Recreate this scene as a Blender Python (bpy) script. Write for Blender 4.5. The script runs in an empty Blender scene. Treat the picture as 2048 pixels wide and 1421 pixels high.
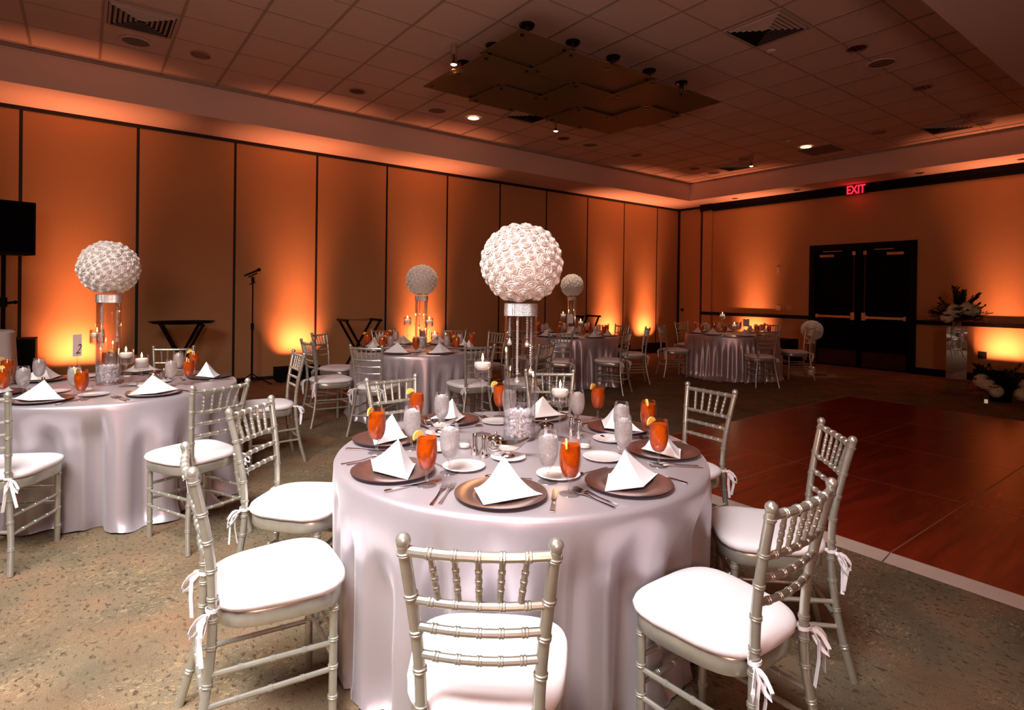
import bpy, math, random
from math import sin, cos, pi, radians, sqrt, atan2, floor
from mathutils import Vector, Matrix
random.seed(7)
sc = bpy.context.scene
col = sc.collection

# ------------------------------------------------------------------ camera, world, exposure, large lights
cam_d = bpy.data.cameras.new('camera')
cam_d.sensor_width = 36.0
cam_d.lens = 36.0 * 1143.15 / 2048
cam_d.shift_y = -(710.5 - 592.71) / 2048
cam_d.clip_end = 100
cam = bpy.data.objects.new('camera', cam_d)
col.objects.link(cam)
YAW, PITCH, ROLL = 0.9272, 0.0053, 0.0134
_f = Vector((cos(YAW) * cos(PITCH), sin(YAW) * cos(PITCH), -sin(PITCH)))
_r = Vector((sin(YAW), -cos(YAW), 0))
_u = _r.cross(_f)
_r2 = _r * cos(ROLL) + _u * sin(ROLL)
_u2 = -_r * sin(ROLL) + _u * cos(ROLL)
CAMPOS = Vector((-12.4309, -9.3539, 1.3937))
m = Matrix.Identity(4)
for i in range(3):
    m[i][0] = _r2[i]; m[i][1] = _u2[i]; m[i][2] = -_f[i]; m[i][3] = CAMPOS[i]
cam.matrix_world = m
sc.camera = cam

world = bpy.data.worlds.new('world')
sc.world = world
world.use_nodes = True
world.node_tree.nodes['Background'].inputs[0].default_value = (0.05, 0.03, 0.02, 1)
world.node_tree.nodes['Background'].inputs[1].default_value = 0.3

sc.view_settings.view_transform = 'Standard'
sc.view_settings.look = 'None'
sc.view_settings.exposure = 0.0
sc.view_settings.gamma = 1.0
sc.cycles.use_denoising = True
sc.cycles.sample_clamp_indirect = 4.0
sc.cycles.transparent_max_bounces = 24
sc.cycles.caustics_reflective = False
sc.cycles.caustics_refractive = False

def area(name, loc, target, size, power, color, sy=None):
    l = bpy.data.lights.new(name, 'AREA')
    l.energy = power; l.color = color; l.size = size
    if sy: l.shape = 'RECTANGLE'; l.size_y = sy
    o = bpy.data.objects.new(name, l); col.objects.link(o)
    o.location = loc
    o.rotation_euler = (Vector(target) - Vector(loc)).to_track_quat('-Z', 'Y').to_euler()
    return o
def spot(name, loc, target, power, color, angle, blend=1.0, radius=0.05):
    l = bpy.data.lights.new(name, 'SPOT')
    l.energy = power; l.color = color; l.spot_size = radians(angle); l.spot_blend = blend; l.shadow_soft_size = radius
    o = bpy.data.objects.new(name, l); col.objects.link(o)
    o.location = loc
    o.rotation_euler = (Vector(target) - Vector(loc)).to_track_quat('-Z', 'Y').to_euler()
    return o
def point(name, loc, power, color, radius=0.02):
    l = bpy.data.lights.new(name, 'POINT')
    l.energy = power; l.color = color; l.shadow_soft_size = radius
    o = bpy.data.objects.new(name, l); col.objects.link(o); o.location = loc
    return o
# added area lamps standing in for a camera flash bounced off the ceiling
area('bounce_flash_lamp', (-12.95, -8.45, 3.55), (-11.8, -7.2, 0.0), 1.4, 116, (1.0, 0.965, 0.98)).data.spread = radians(84)
area('flash_fill', (-14.0, -7.2, 3.55), (-12.3, -5.6, 0.4), 1.4, 62, (1.0, 0.91, 0.88)).data.spread = radians(95)  # added fill towards the left table, no fixture hangs here
# added unseen fill lamps that lift the room's ambient light
area('ambient_fill', (-7.0, -11.5, 3.55), (-7.0, -9.0, 0.0), 4.0, 16, (1.0, 0.42, 0.22), 1.5)
CEILING_FILL = spot('wash_on_ceiling', (-13.2, -10.6, 1.9), (-9.5, -5.6, 4.05), 440, (1.0, 0.50, 0.41), 125, 1.0, 0.3)  # added spot behind the camera, brightens the ceiling and its bounce
UP_COL = (1.0, 0.285, 0.125)
UPL = [(-12.50, -0.0), (-9.70, 0), (-7.50, 0), (-2.60, 0), (-1.32, 0)]      # uplights on the partition wall (x)
UPB = [-2.23, -6.68]                                                         # uplights on the door wall (y)
def bar_lamp(name, loc, target, power, spread, along_y=False):
    l = bpy.data.lights.new(name, 'AREA'); l.shape = 'RECTANGLE'; l.size = 0.50; l.size_y = 0.06
    l.energy = power; l.color = UP_COL; l.spread = radians(spread)
    o = bpy.data.objects.new(name, l); col.objects.link(o)
    d = (Vector(target) - Vector(loc)).normalized()
    xax = Vector((0, 1, 0)) if along_y else Vector((1, 0, 0))
    z_ = -d; y_ = z_.cross(xax).normalized(); x_ = y_.cross(z_).normalized()
    mm = Matrix.Identity(4)
    for k in range(3): mm[k][0] = x_[k]; mm[k][1] = y_[k]; mm[k][2] = z_[k]; mm[k][3] = loc[k]
    o.matrix_world = mm
for i, (x, _) in enumerate(UPL):
    bar_lamp('uplight_wash', (x, -0.32, 0.205), (x, 0.0, 0.72), 13, 62)
    bar_lamp('uplight_beam', (x, -0.34, 0.206), (x, -0.26, 3.6), 11, 44)
for y in UPB:
    bar_lamp('uplight_wash', (-0.46, y, 0.205), (-0.136, y, 0.72), 13, 62, True)
    bar_lamp('uplight_beam', (-0.48, y, 0.206), (-0.40, y, 3.6), 11, 44, True)

# ------------------------------------------------------------------ materials
def hexl(c):
    return tuple(c) + (1.0,)
def mat(name, base=(0.8, 0.8, 0.8), rough=0.5, metal=0.0, var=0.0, vscale=8.0, bump=0.0, bscale=60.0, trans=0.0, ior=1.45,
        coat=0.0, sheen=0.0, emis=None, estr=0.0, sss=0.0, spec=0.5, aniso=0.0, stretch=None):
    m = bpy.data.materials.new(name); m.use_nodes = True
    nt = m.node_tree; b = nt.nodes['Principled BSDF']
    b.inputs['Base Color'].default_value = hexl(base)
    b.inputs['Roughness'].default_value = rough
    b.inputs['Metallic'].default_value = metal
    b.inputs['IOR'].default_value = ior
    b.inputs['Transmission Weight'].default_value = trans
    b.inputs['Coat Weight'].default_value = coat
    b.inputs['Sheen Weight'].default_value = sheen
    b.inputs['Specular IOR Level'].default_value = spec
    b.inputs['Anisotropic'].default_value = aniso
    if sss:
        b.inputs['Subsurface Weight'].default_value = sss
        b.inputs['Subsurface Radius'].default_value = (0.01, 0.008, 0.007)
    if emis:
        b.inputs['Emission Color'].default_value = hexl(emis)
        b.inputs['Emission Strength'].default_value = estr
    tc = nt.nodes.new('ShaderNodeTexCoord')
    src = tc.outputs['Object']
    if stretch:
        mp = nt.nodes.new('ShaderNodeMapping'); mp.inputs['Scale'].default_value = stretch
        nt.links.new(src, mp.inputs[0]); src = mp.outputs[0]
    if var:
        n = nt.nodes.new('ShaderNodeTexNoise'); n.inputs['Scale'].default_value = vscale; n.inputs['Detail'].default_value = 4
        nt.links.new(src, n.inputs['Vector'])
        r = nt.nodes.new('ShaderNodeMapRange'); r.inputs['From Min'].default_value = 0.3; r.inputs['From Max'].default_value = 0.7
        r.inputs['To Min'].default_value = 1 - var; r.inputs['To Max'].default_value = 1 + var
        nt.links.new(n.outputs[0], r.inputs[0])
        mx = nt.nodes.new('ShaderNodeVectorMath'); mx.operation = 'SCALE'
        mx.inputs[0].default_value = base
        nt.links.new(r.outputs[0], mx.inputs['Scale'])
        nt.links.new(mx.outputs[0], b.inputs['Base Color'])
    if bump:
        n = nt.nodes.new('ShaderNodeTexNoise'); n.inputs['Scale'].default_value = bscale; n.inputs['Detail'].default_value = 2
        nt.links.new(src, n.inputs['Vector'])
        bp = nt.nodes.new('ShaderNodeBump'); bp.inputs['Strength'].default_value = bump; bp.inputs['Distance'].default_value = 0.002
        nt.links.new(n.outputs[0], bp.inputs['Height']); nt.links.new(bp.outputs[0], b.inputs['Normal'])
    return m
def glass_mat(name, tint=(1, 1, 1), gloss=(1, 1, 1), f0=0.06, rough=0.02, body=0.0, bodycol=(0.8, 0.8, 0.8), vary=0.3, vs=55):
    """thin clear glass: transparent plus a fresnel mirror, optionally a milky body"""
    m = bpy.data.materials.new(name); m.use_nodes = True
    nt = m.node_tree; nt.nodes.clear()
    out = nt.nodes.new('ShaderNodeOutputMaterial')
    tr = nt.nodes.new('ShaderNodeBsdfTransparent'); tr.inputs[0].default_value = hexl(tint)
    gl = nt.nodes.new('ShaderNodeBsdfGlossy'); gl.inputs['Color'].default_value = hexl(gloss); gl.inputs['Roughness'].default_value = rough
    lw = nt.nodes.new('ShaderNodeLayerWeight'); lw.inputs['Blend'].default_value = 0.35
    mr = nt.nodes.new('ShaderNodeMapRange'); mr.inputs['To Min'].default_value = f0; mr.inputs['To Max'].default_value = 0.45
    nt.links.new(lw.outputs['Fresnel'], mr.inputs[0])
    mix = nt.nodes.new('ShaderNodeMixShader')
    nt.links.new(mr.outputs[0], mix.inputs[0]); nt.links.new(tr.outputs[0], mix.inputs[1]); nt.links.new(gl.outputs[0], mix.inputs[2])
    last = mix
    if body:
        df = nt.nodes.new('ShaderNodeBsdfDiffuse'); df.inputs[0].default_value = hexl(bodycol)
        tl = nt.nodes.new('ShaderNodeBsdfTranslucent'); tl.inputs[0].default_value = hexl(bodycol)
        m2 = nt.nodes.new('ShaderNodeMixShader'); m2.inputs[0].default_value = 0.5
        nt.links.new(df.outputs[0], m2.inputs[1]); nt.links.new(tl.outputs[0], m2.inputs[2])
        m3 = nt.nodes.new('ShaderNodeMixShader'); m3.inputs[0].default_value = body
        tc = nt.nodes.new('ShaderNodeTexCoord'); n = nt.nodes.new('ShaderNodeTexVoronoi'); n.inputs['Scale'].default_value = vs
        nt.links.new(tc.outputs['Object'], n.inputs['Vector'])
        mr2 = nt.nodes.new('ShaderNodeMapRange'); mr2.inputs['From Max'].default_value = 0.7
        mr2.inputs['To Min'].default_value = max(0, body - vary); mr2.inputs['To Max'].default_value = min(1, body + vary)
        nt.links.new(n.outputs['Distance'], mr2.inputs[0]); nt.links.new(mr2.outputs[0], m3.inputs[0])
        nt.links.new(mix.outputs[0], m3.inputs[1]); nt.links.new(m2.outputs[0], m3.inputs[2])
        last = m3
    nt.links.new(last.outputs[0], out.inputs[0])
    return m

M = {}
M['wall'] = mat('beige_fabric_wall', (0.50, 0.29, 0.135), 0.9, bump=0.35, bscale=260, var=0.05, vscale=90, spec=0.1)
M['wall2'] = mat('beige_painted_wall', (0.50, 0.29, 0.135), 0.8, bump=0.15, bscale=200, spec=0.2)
M['drywall'] = mat('white_drywall', (0.72, 0.56, 0.48), 0.85, bump=0.1, bscale=90, spec=0.15)
M['tile'] = mat('ceiling_tile', (0.66, 0.50, 0.42), 0.95, bump=0.5, bscale=180, var=0.04, vscale=120, spec=0.1)
M['tbar'] = mat('ceiling_bar', (0.36, 0.27, 0.20), 0.6)
M['black'] = mat('black_wood_trim', (0.003, 0.0024, 0.002), 0.5, spec=0.15, var=0.2, vscale=20)
M['seam'] = mat('black_seam', (0.006, 0.005, 0.005), 0.6)
M['blackplastic'] = mat('black_plastic', (0.004, 0.004, 0.0045), 0.7, bump=0.2, bscale=300, spec=0.15)
M['silver'] = mat('silver_painted_wood', (0.52, 0.515, 0.44), 0.30, 0.7, var=0.06, vscale=30, bump=0.05, bscale=150)
M['cushion'] = mat('white_cushion_cloth', (0.86, 0.83, 0.84), 0.9, bump=0.35, bscale=45, sheen=0.2, spec=0.1)
M['ribbon'] = mat('white_ribbon', (0.82, 0.80, 0.82), 0.8, bump=0.2, bscale=200)
M['napkin'] = mat('white_napkin', (0.86, 0.86, 0.88), 0.9, bump=0.2, bscale=500, spec=0.1)
M['charger'] = mat('bronze_charger', (0.40, 0.255, 0.215), 0.28, 0.85, var=0.08, vscale=40)
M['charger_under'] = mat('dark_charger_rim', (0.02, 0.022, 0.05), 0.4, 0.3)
M['china'] = mat('white_china', (0.80, 0.77, 0.76), 0.15, coat=0.5)
M['steel'] = mat('polished_steel', (0.72, 0.66, 0.62), 0.12, 1.0, var=0.04, vscale=30)
M['candle'] = mat('white_wax', (0.92, 0.86, 0.82), 0.5, emis=(1, 0.75, 0.55), estr=0.35, sss=0.3)
M['flame'] = mat('candle_flame', (1, 0.8, 0.4), 0.5, emis=(1.0, 0.62, 0.22), estr=14)
M['wick'] = mat('candle_wick', (0.03, 0.02, 0.02), 0.9)
M['glass'] = glass_mat('clear_glass', (0.97, 0.96, 0.96), (1, 1, 1), 0.05, 0.01)
M['water'] = glass_mat('clear_water', (0.95, 0.95, 0.96), (1, 1, 1), 0.08, 0.05)
M['icewater'] = glass_mat('ice_water', (0.98, 0.97, 0.97), (1, 1, 1), 0.08, 0.1, 0.55, (0.97, 0.95, 0.95), 0.10, 120)
M['tea'] = mat('iced_tea_liquid', (0.95, 0.135, 0.004), 0.12, trans=0.5, ior=1.15, var=0.3, vscale=45, bump=0.5, bscale=70, coat=0.3)
M['lemon'] = mat('lemon_flesh', (0.90, 0.60, 0.12), 0.5, sss=0.2, bump=0.2, bscale=120)
M['rose'] = mat('ivory_rose_petal', (0.86, 0.835, 0.79), 0.9, spec=0.1)
M['ballcore'] = mat('ivory_foam_core', (0.82, 0.79, 0.73), 0.9)
M['gems'] = glass_mat('crystal_gem', (1, 1, 1), (1, 1, 1), 0.22, 0.08, 0.85, (0.98, 0.96, 0.98), 0.1)
M['crystal'] = mat('faceted_crystal', (0.97, 0.95, 0.95), 0.10, metal=0.55, coat=0.5)
M['carddk'] = mat('dark_ink', (0.05, 0.05, 0.07), 0.8)
M['card'] = mat('white_card', (0.72, 0.66, 0.72), 0.8, var=0.02)
M['leaf'] = mat('dark_green_leaf', (0.018, 0.030, 0.012), 0.45, var=0.3, vscale=30)
M['hydrangea'] = mat('white_hydrangea', (0.86, 0.82, 0.60), 0.8, var=0.2, vscale=45)
M['stem'] = mat('green_stem', (0.04, 0.07, 0.02), 0.7)
M['mirror'] = mat('mirror_face', (0.86, 0.84, 0.84), 0.02, 1.0, var=0.02, vscale=3)
M['can'] = mat('dark_reflector', (0.12, 0.07, 0.045), 0.35, 0.8, var=0.3, vscale=40)
M['canring'] = mat('can_trim_ring', (0.30, 0.19, 0.13), 0.5)
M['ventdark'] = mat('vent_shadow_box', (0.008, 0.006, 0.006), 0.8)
M['ventslat'] = mat('vent_slat', (0.46, 0.36, 0.30), 0.6)
M['grille'] = mat('speaker_grille', (0.16, 0.12, 0.095), 0.7, bump=0.6, bscale=400)
M['spgrille'] = mat('black_speaker_cloth', (0.003, 0.003, 0.003), 0.9, spec=0.05, bump=0.4, bscale=400)
M['bulb'] = mat('lit_bulb', (1, 0.9, 0.7), 0.5, emis=(1.0, 0.72, 0.40), estr=9)
M['rosette'] = mat('dark_bronze', (0.055, 0.042, 0.038), 0.25, 0.9)
M['amber'] = glass_mat('smoked_amber_glass', (0.55, 0.42, 0.26), (1, 0.9, 0.8), 0.03, 0.3, 0.6, (0.34, 0.235, 0.12), 0.05)
M['exit'] = mat('exit_red', (0.8, 0.02, 0.02), 0.5, emis=(1.0, 0.015, 0.035), estr=2.4)
M['exitbox'] = mat('exit_housing', (0.05, 0.008, 0.008), 0.4)
M['bronze'] = mat('brushed_bronze', (0.60, 0.38, 0.25), 0.35, 1.0, var=0.1, vscale=25)
M['door'] = mat('black_door_leaf', (0.002, 0.0015, 0.0015), 0.7, spec=0.08, var=0.2, vscale=10, stretch=(8, 8, 1))
M['kick'] = mat('kick_plate', (0.05, 0.022, 0.014), 0.4, 0.5, var=0.2)
M['plate_ivory'] = mat('ivory_switch_plate', (0.62, 0.45, 0.26), 0.5)
M['edge'] = mat('ivory_floor_edge', (0.62, 0.50, 0.42), 0.45, var=0.05)

def satin(name, base, rough):
    m = mat(name, base, rough, metal=0.55, sheen=0.25, bump=0.12, bscale=500, spec=0.6, stretch=(1, 1, 0.25))
    return m
M['cloth1'] = satin('lilac_grey_satin', (0.50, 0.455, 0.49), 0.36)

def carpet_mat():
    m = bpy.data.materials.new('patterned_carpet'); m.use_nodes = True
    nt = m.node_tree; b = nt.nodes['Principled BSDF']; b.inputs['Roughness'].default_value = 1.0
    b.inputs['Specular IOR Level'].default_value = 0.05
    tc = nt.nodes.new('ShaderNodeTexCoord')
    def noise(scale, detail, stretch=(1, 1, 1), dist=0.0, rot=0.0):
        mp = nt.nodes.new('ShaderNodeMapping'); mp.inputs['Scale'].default_value = stretch; mp.inputs['Rotation'].default_value = (0, 0, rot)
        nt.links.new(tc.outputs['Object'], mp.inputs[0])
        n = nt.nodes.new('ShaderNodeTexNoise'); n.inputs['Scale'].default_value = scale; n.inputs['Detail'].default_value = detail
        n.inputs['Distortion'].default_value = dist
        nt.links.new(mp.outputs[0], n.inputs['Vector']); return n.outputs[0]
    def ramp(src, stops):
        r = nt.nodes.new('ShaderNodeValToRGB'); e = r.color_ramp.elements
        e[0].position, e[0].color = stops[0][0], hexl(stops[0][1])
        e[1].position, e[1].color = stops[-1][0], hexl(stops[-1][1])
        for p_, c_ in stops[1:-1]:
            k = e.new(p_); k.color = hexl(c_)
        nt.links.new(src, r.inputs[0]); return r.outputs[0]
    def mix(fac, a, c):
        x = nt.nodes.new('ShaderNodeMix'); x.data_type = 'RGBA'
        nt.links.new(fac, x.inputs['Factor'])
        for s_, k in ((a, 'A'), (c, 'B')):
            i = [q for q in x.inputs if q.name == k and q.type == 'RGBA'][0]
            if isinstance(s_, tuple): i.default_value = hexl(s_)
            else: nt.links.new(s_, i)
        return [q for q in x.outputs if q.type == 'RGBA'][0]
    base = ramp(noise(3.0, 5), [(0.36, (0.145, 0.122, 0.078)), (0.5, (0.19, 0.148, 0.092)), (0.64, (0.24, 0.158, 0.095))])
    dk = ramp(noise(34, 7, (1.6, 0.9, 1), 0.4, 0.9), [(0.57, (0, 0, 0)), (0.65, (0.9, 0.9, 0.9))])
    c = mix(dk, base, (0.075, 0.048, 0.032))
    gd = ramp(noise(34, 5, (0.6, 1.3, 1), 2.6, 0.3), [(0.565, (0, 0, 0)), (0.61, (1, 1, 1))])
    gm = ramp(noise(2.6, 4), [(0.46, (0.12, 0.12, 0.12)), (0.60, (0.8, 0.8, 0.8))])
    gx = nt.nodes.new('ShaderNodeVectorMath'); gx.operation = 'MULTIPLY'; nt.links.new(gd, gx.inputs[0]); nt.links.new(gm, gx.inputs[1])
    c = mix(gx.outputs[0], c, (0.40, 0.29, 0.16))
    rd = ramp(noise(1.7, 4, (1, 1, 1), 0.5, 0.2), [(0.50, (0, 0, 0)), (0.66, (0.55, 0.55, 0.55))])
    c = mix(rd, c, (0.20, 0.115, 0.065))
    fine = ramp(noise(230, 2), [(0.3, (0.72, 0.72, 0.72)), (0.7, (1.2, 1.2, 1.2))])
    mu = nt.nodes.new('ShaderNodeVectorMath'); mu.operation = 'MULTIPLY'
    nt.links.new(c, mu.inputs[0]); nt.links.new(fine, mu.inputs[1])
    nt.links.new(mu.outputs[0], b.inputs['Base Color'])
    bp = nt.nodes.new('ShaderNodeBump'); bp.inputs['Strength'].default_value = 0.6; bp.inputs['Distance'].default_value = 0.004
    nt.links.new(noise(260, 2), bp.inputs['Height']); nt.links.new(bp.outputs[0], b.inputs['Normal'])
    return m
M['carpet'] = carpet_mat()
def wood_mat():
    m = bpy.data.materials.new('red_mahogany_floor'); m.use_nodes = True
    nt = m.node_tree; b = nt.nodes['Principled BSDF']; b.inputs['Roughness'].default_value = 0.26
    b.inputs['Specular IOR Level'].default_value = 0.35
    tc = nt.nodes.new('ShaderNodeTexCoord')
    mp = nt.nodes.new('ShaderNodeMapping'); mp.inputs['Scale'].default_value = (0.7, 6.0, 1)
    nt.links.new(tc.outputs['Object'], mp.inputs[0])
    n = nt.nodes.new('ShaderNodeTexNoise'); n.inputs['Scale'].default_value = 1.6; n.inputs['Detail'].default_value = 7; n.inputs['Distortion'].default_value = 0.6
    nt.links.new(mp.outputs[0], n.inputs['Vector'])
    r = nt.nodes.new('ShaderNodeValToRGB'); e = r.color_ramp.elements
    e[0].position, e[0].color = 0.34, (0.13, 0.012, 0.004, 1)
    e[1].position, e[1].color = 0.68, (0.28, 0.028, 0.007, 1)
    nt.links.new(n.outputs[0], r.inputs[0]); nt.links.new(r.outputs[0], b.inputs['Base Color'])
    return m
M['wood'] = wood_mat()

# ------------------------------------------------------------------ mesh helpers
class MB:
    def __init__(s): s.v = []; s.f = []; s.mi = []; s.cm = 0
    def add(s, vs, fs):
        o = len(s.v); s.v += [tuple(v) for v in vs]; s.f += [tuple(o + i for i in f) for f in fs]; s.mi += [s.cm] * len(fs); return s
    def box(s, x0, x1, y0, y1, z0, z1):
        vs = [(x, y, z) for z in (z0, z1) for y in (y0, y1) for x in (x0, x1)]
        return s.add(vs, [(0, 2, 3, 1), (4, 5, 7, 6), (0, 1, 5, 4), (2, 6, 7, 3), (0, 4, 6, 2), (1, 3, 7, 5)])
    def lathe(s, prof, n=24, c=(0, 0, 0), close=True, mod=None):
        vs = []; k = len(prof)
        for i in range(n):
            a = 2 * pi * i / n
            for j, (r, z) in enumerate(prof):
                q = r * (mod(a, j) if mod else 1)
                vs.append((c[0] + q * cos(a), c[1] + q * sin(a), c[2] + z))
        fs = []
        for i in range(n):
            i2 = (i + 1) % n
            for j in range(k - 1):
                a_, b_, c_, d_ = i * k + j, i2 * k + j, i2 * k + j + 1, i * k + j + 1
                fs.append((a_, b_, c_, d_))
        s.add(vs, fs)
        return s
    def disc(s, r, z, n=24, c=(0, 0), up=True):
        vs = [(c[0] + r * cos(2 * pi * i / n), c[1] + r * sin(2 * pi * i / n), z) for i in range(n)]
        f = tuple(range(n)) if up else tuple(reversed(range(n)))
        return s.add(vs, [f])
    def cyl(s, r, z0, z1, n=20, c=(0, 0)):
        s.lathe([(r, z0), (r, z1)], n, (c[0], c[1], 0)); s.disc(r, z1, n, c); s.disc(r, z0, n, c, False); return s
    def tube(s, pts, rad, n=8, cap=True):
        pts = [Vector(p) for p in pts]
        if not hasattr(rad, '__len__'): rad = [rad] * len(pts)
        vs = []; prev = None
        for i, p in enumerate(pts):
            t = (pts[min(i + 1, len(pts) - 1)] - pts[max(i - 1, 0)]).normalized()
            if prev is None:
                a = Vector((0, 0, 1)) if abs(t.z) < 0.9 else Vector((1, 0, 0))
                u = t.cross(a).normalized()
            else:
                u = (prev - t * prev.dot(t)).normalized()
            prev = u; w = t.cross(u)
            for k in range(n):
                an = 2 * pi * k / n
                vs.append(p + (u * cos(an) + w * sin(an)) * rad[i])
        fs = []
        for i in range(len(pts) - 1):
            for k in range(n):
                k2 = (k + 1) % n
                fs.append((i * n + k, i * n + k2, (i + 1) * n + k2, (i + 1) * n + k))
        if cap:
            fs.append(tuple(reversed(range(n)))); fs.append(tuple((len(pts) - 1) * n + k for k in range(n)))
        return s.add(vs, fs)
    def sphere(s, c, r, n=12, m_=8, sq=(1, 1, 1)):
        prof = [(max(1e-5, r * sin(pi * j / m_)), -r * cos(pi * j / m_)) for j in range(m_ + 1)]
        vs = []; fs = []
        for i in range(n):
            a = 2 * pi * i / n
            for (q, z) in prof: vs.append((c[0] + q * cos(a) * sq[0], c[1] + q * sin(a) * sq[1], c[2] + z * sq[2]))
        k = m_ + 1
        for i in range(n):
            i2 = (i + 1) % n
            for j in range(m_): fs.append((i * k + j, i2 * k + j, i2 * k + j + 1, i * k + j + 1))
        return s.add(vs, fs)
    def ribbon(s, pts, w, th=0.0012, side=None):
        pts = [Vector(p) for p in pts]; vs = []
        for i, p in enumerate(pts):
            t = (pts[min(i + 1, len(pts) - 1)] - pts[max(i - 1, 0)]).normalized()
            sd = Vector(side) if side else t.cross(Vector((0, 0, 1)))
            sd = (sd - t * sd.dot(t)).normalized() * w / 2; nn = t.cross(sd).normalized() * th
            vs += [p - sd - nn, p + sd - nn, p + sd + nn, p - sd + nn]
        fs = []
        for i in range(len(pts) - 1):
            for k in range(4):
                k2 = (k + 1) % 4; fs.append((i * 4 + k, i * 4 + k2, i * 4 + 4 + k2, i * 4 + 4 + k))
        fs += [(3, 2, 1, 0), tuple((len(pts) - 1) * 4 + k for k in range(4))]
        return s.add(vs, fs)
    def xf(s, mtx):
        s.v = [tuple(mtx @ Vector(v)) for v in s.v]; return s
    def merge(s, o, mtx=None):
        vs = [tuple(mtx @ Vector(v)) for v in o.v] if mtx else o.v
        s.add(vs, o.f); return s
def build(name, mb, material, parent=None, smooth=True, angle=35, loc=None):
    me = bpy.data.meshes.new(name)
    me.from_pydata(mb.v, [], mb.f); me.validate(); me.update()
    mats = material if isinstance(material, (list, tuple)) else [material]
    for m_ in mats: me.materials.append(m_)
    if len(mats) > 1 and len(me.polygons) == len(mb.mi): me.polygons.foreach_set('material_index', mb.mi)
    if smooth:
        me.polygons.foreach_set('use_smooth', [True] * len(me.polygons))
        me.set_sharp_from_angle(angle=radians(angle))
    o = bpy.data.objects.new(name, me); col.objects.link(o)
    if parent: o.parent = parent
    if loc is not None: o.location = loc
    return o
def tag(o, label, cat, group=None):
    o['label'] = label; o['category'] = cat
    if group: o['group'] = group
    return o
def thing(name, label, cat, loc=(0, 0, 0), rz=0.0, group=None):
    o = bpy.data.objects.new(name, None); o.empty_display_size = 0.05; col.objects.link(o)
    o.location = loc; o.rotation_euler = (0, 0, rz)
    return tag(o, label, cat, group)
KIDS = {}
def kids(o):
    return list(o.children)
def copy_tree(o, parent=None):
    c = o.copy(); col.objects.link(c)
    if parent: c.parent = parent
    for ch in kids(o): copy_tree(ch, c)
    return c
def dup(proto, loc, rz, label, group=None, scale=1.0):
    c = copy_tree(proto); c.location = loc; c.rotation_euler = (0, 0, rz)
    if scale != 1.0: c.scale = (scale,) * 3 if not isinstance(scale, tuple) else scale
    c['label'] = label
    if group: c['group'] = group
    elif 'group' in c: del c['group']
    return c
class Proto:
    """the first placement uses the built thing itself, later ones copies of it"""
    def __init__(s, root): s.root = root; s.used = False
    def place(s, loc, rz, label, group=None, scale=1.0):
        if s.used: return dup(s.root, loc, rz, label, group, scale)
        s.used = True; pend.append((s.root, loc, rz, label, group, scale)); return s.root
pend = []
def settle():
    for (r_, loc, rz, label, group, scale) in pend:
        r_.location = loc; r_.rotation_euler = (0, 0, rz); r_['label'] = label
        if group: r_['group'] = group
        if scale != 1.0: r_.scale = (scale,) * 3 if not isinstance(scale, tuple) else scale
def struct(name, mb, m_, parent=None, smooth=False, loc=None):
    o = build(name, mb, m_, parent, smooth, loc=loc)
    if not parent: o['kind'] = 'structure'
    return o
RT = lambda x, y, z=0, rz=0: Matrix.Translation((x, y, z)) @ Matrix.Rotation(rz, 4, 'Z')

# ------------------------------------------------------------------ room shell
HS, HF = 3.636, 4.053
X0, Y0 = -17.0, -14.0
XB = -0.136
YT0, YT1, XT1, XT0 = -1.0065, -7.74, -0.944, -16.0
struct('floor', MB().box(X0, 0.1, Y0, 0.1, -0.1, 0), M['carpet'])
cl = MB()
cl.cm = 0; cl.box(XT0, XT1, YT1, YT0, HF, HF + 0.1)
cl.cm = 1
cl.box(X0, 0.1, YT0, 0.1, HS, HF + 0.2); cl.box(XT1, 0.1, Y0, YT0, HS, HF + 0.2)
cl.box(X0, XT1, Y0, YT1, HS, HF + 0.2); cl.box(X0, XT0, YT1, YT0, HS, HF + 0.2)
ceil = struct('ceiling', cl, [M['tile'], M['drywall']])
grid = MB()
x = -7.3604 + 0.6171 * 10
while x > XT0:
    if x < XT1 - 0.02: grid.box(x - 0.013, x + 0.013, YT1, YT0, HF - 0.007, HF + 0.001)
    x -= 0.6171
y = -1.06
for k in range(12):
    yy = -1.12 - 0.61 * k
    if yy > YT1: grid.box(XT0, XT1, yy - 0.007, yy + 0.007, HF - 0.004, HF + 0.001)
struct('ceiling_grid', grid, M['tbar'], ceil)
am = MB(); am.box(XT0, XT1, YT0 - 0.022, YT0, HF - 0.03, HF); am.box(XT1 - 0.022, XT1, YT1, YT0, HF - 0.03, HF)
struct('ceiling_angle', am, M['tbar'], ceil)

# left wall: folding partition panels of fabric with black seams between them
lw = MB(); xs0 = -0.8643; PP = 1.22
edges = [xs0 - k * PP for k in range(0, 14)]
prevx = -0.0
for k, xe in enumerate(edges):
    lw.box(max(xe + 0.018, X0), prevx - 0.018 if k else -0.02, 0, 0.06, 0.055, HS - 0.045); prevx = xe
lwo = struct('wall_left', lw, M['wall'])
struct('trim_1', MB().box(X0, 0.0, -0.012, 0.05, HS - 0.05, HS), M['seam'])
struct('baseboard_left', MB().box(X0, 0.0, -0.006, 0.05, 0.0, 0.055), M['seam'])
for k, xe in enumerate(edges[:-1]):
    struct('trim_%d' % (k + 2), MB().box(xe - 0.018, xe + 0.018, 0.004, 0.04, 0.055, HS - 0.05), M['seam'])
struct('wall_outer', MB().box(X0, 0.1, 0.06, 0.1, 0, HS), M['seam'])
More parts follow.
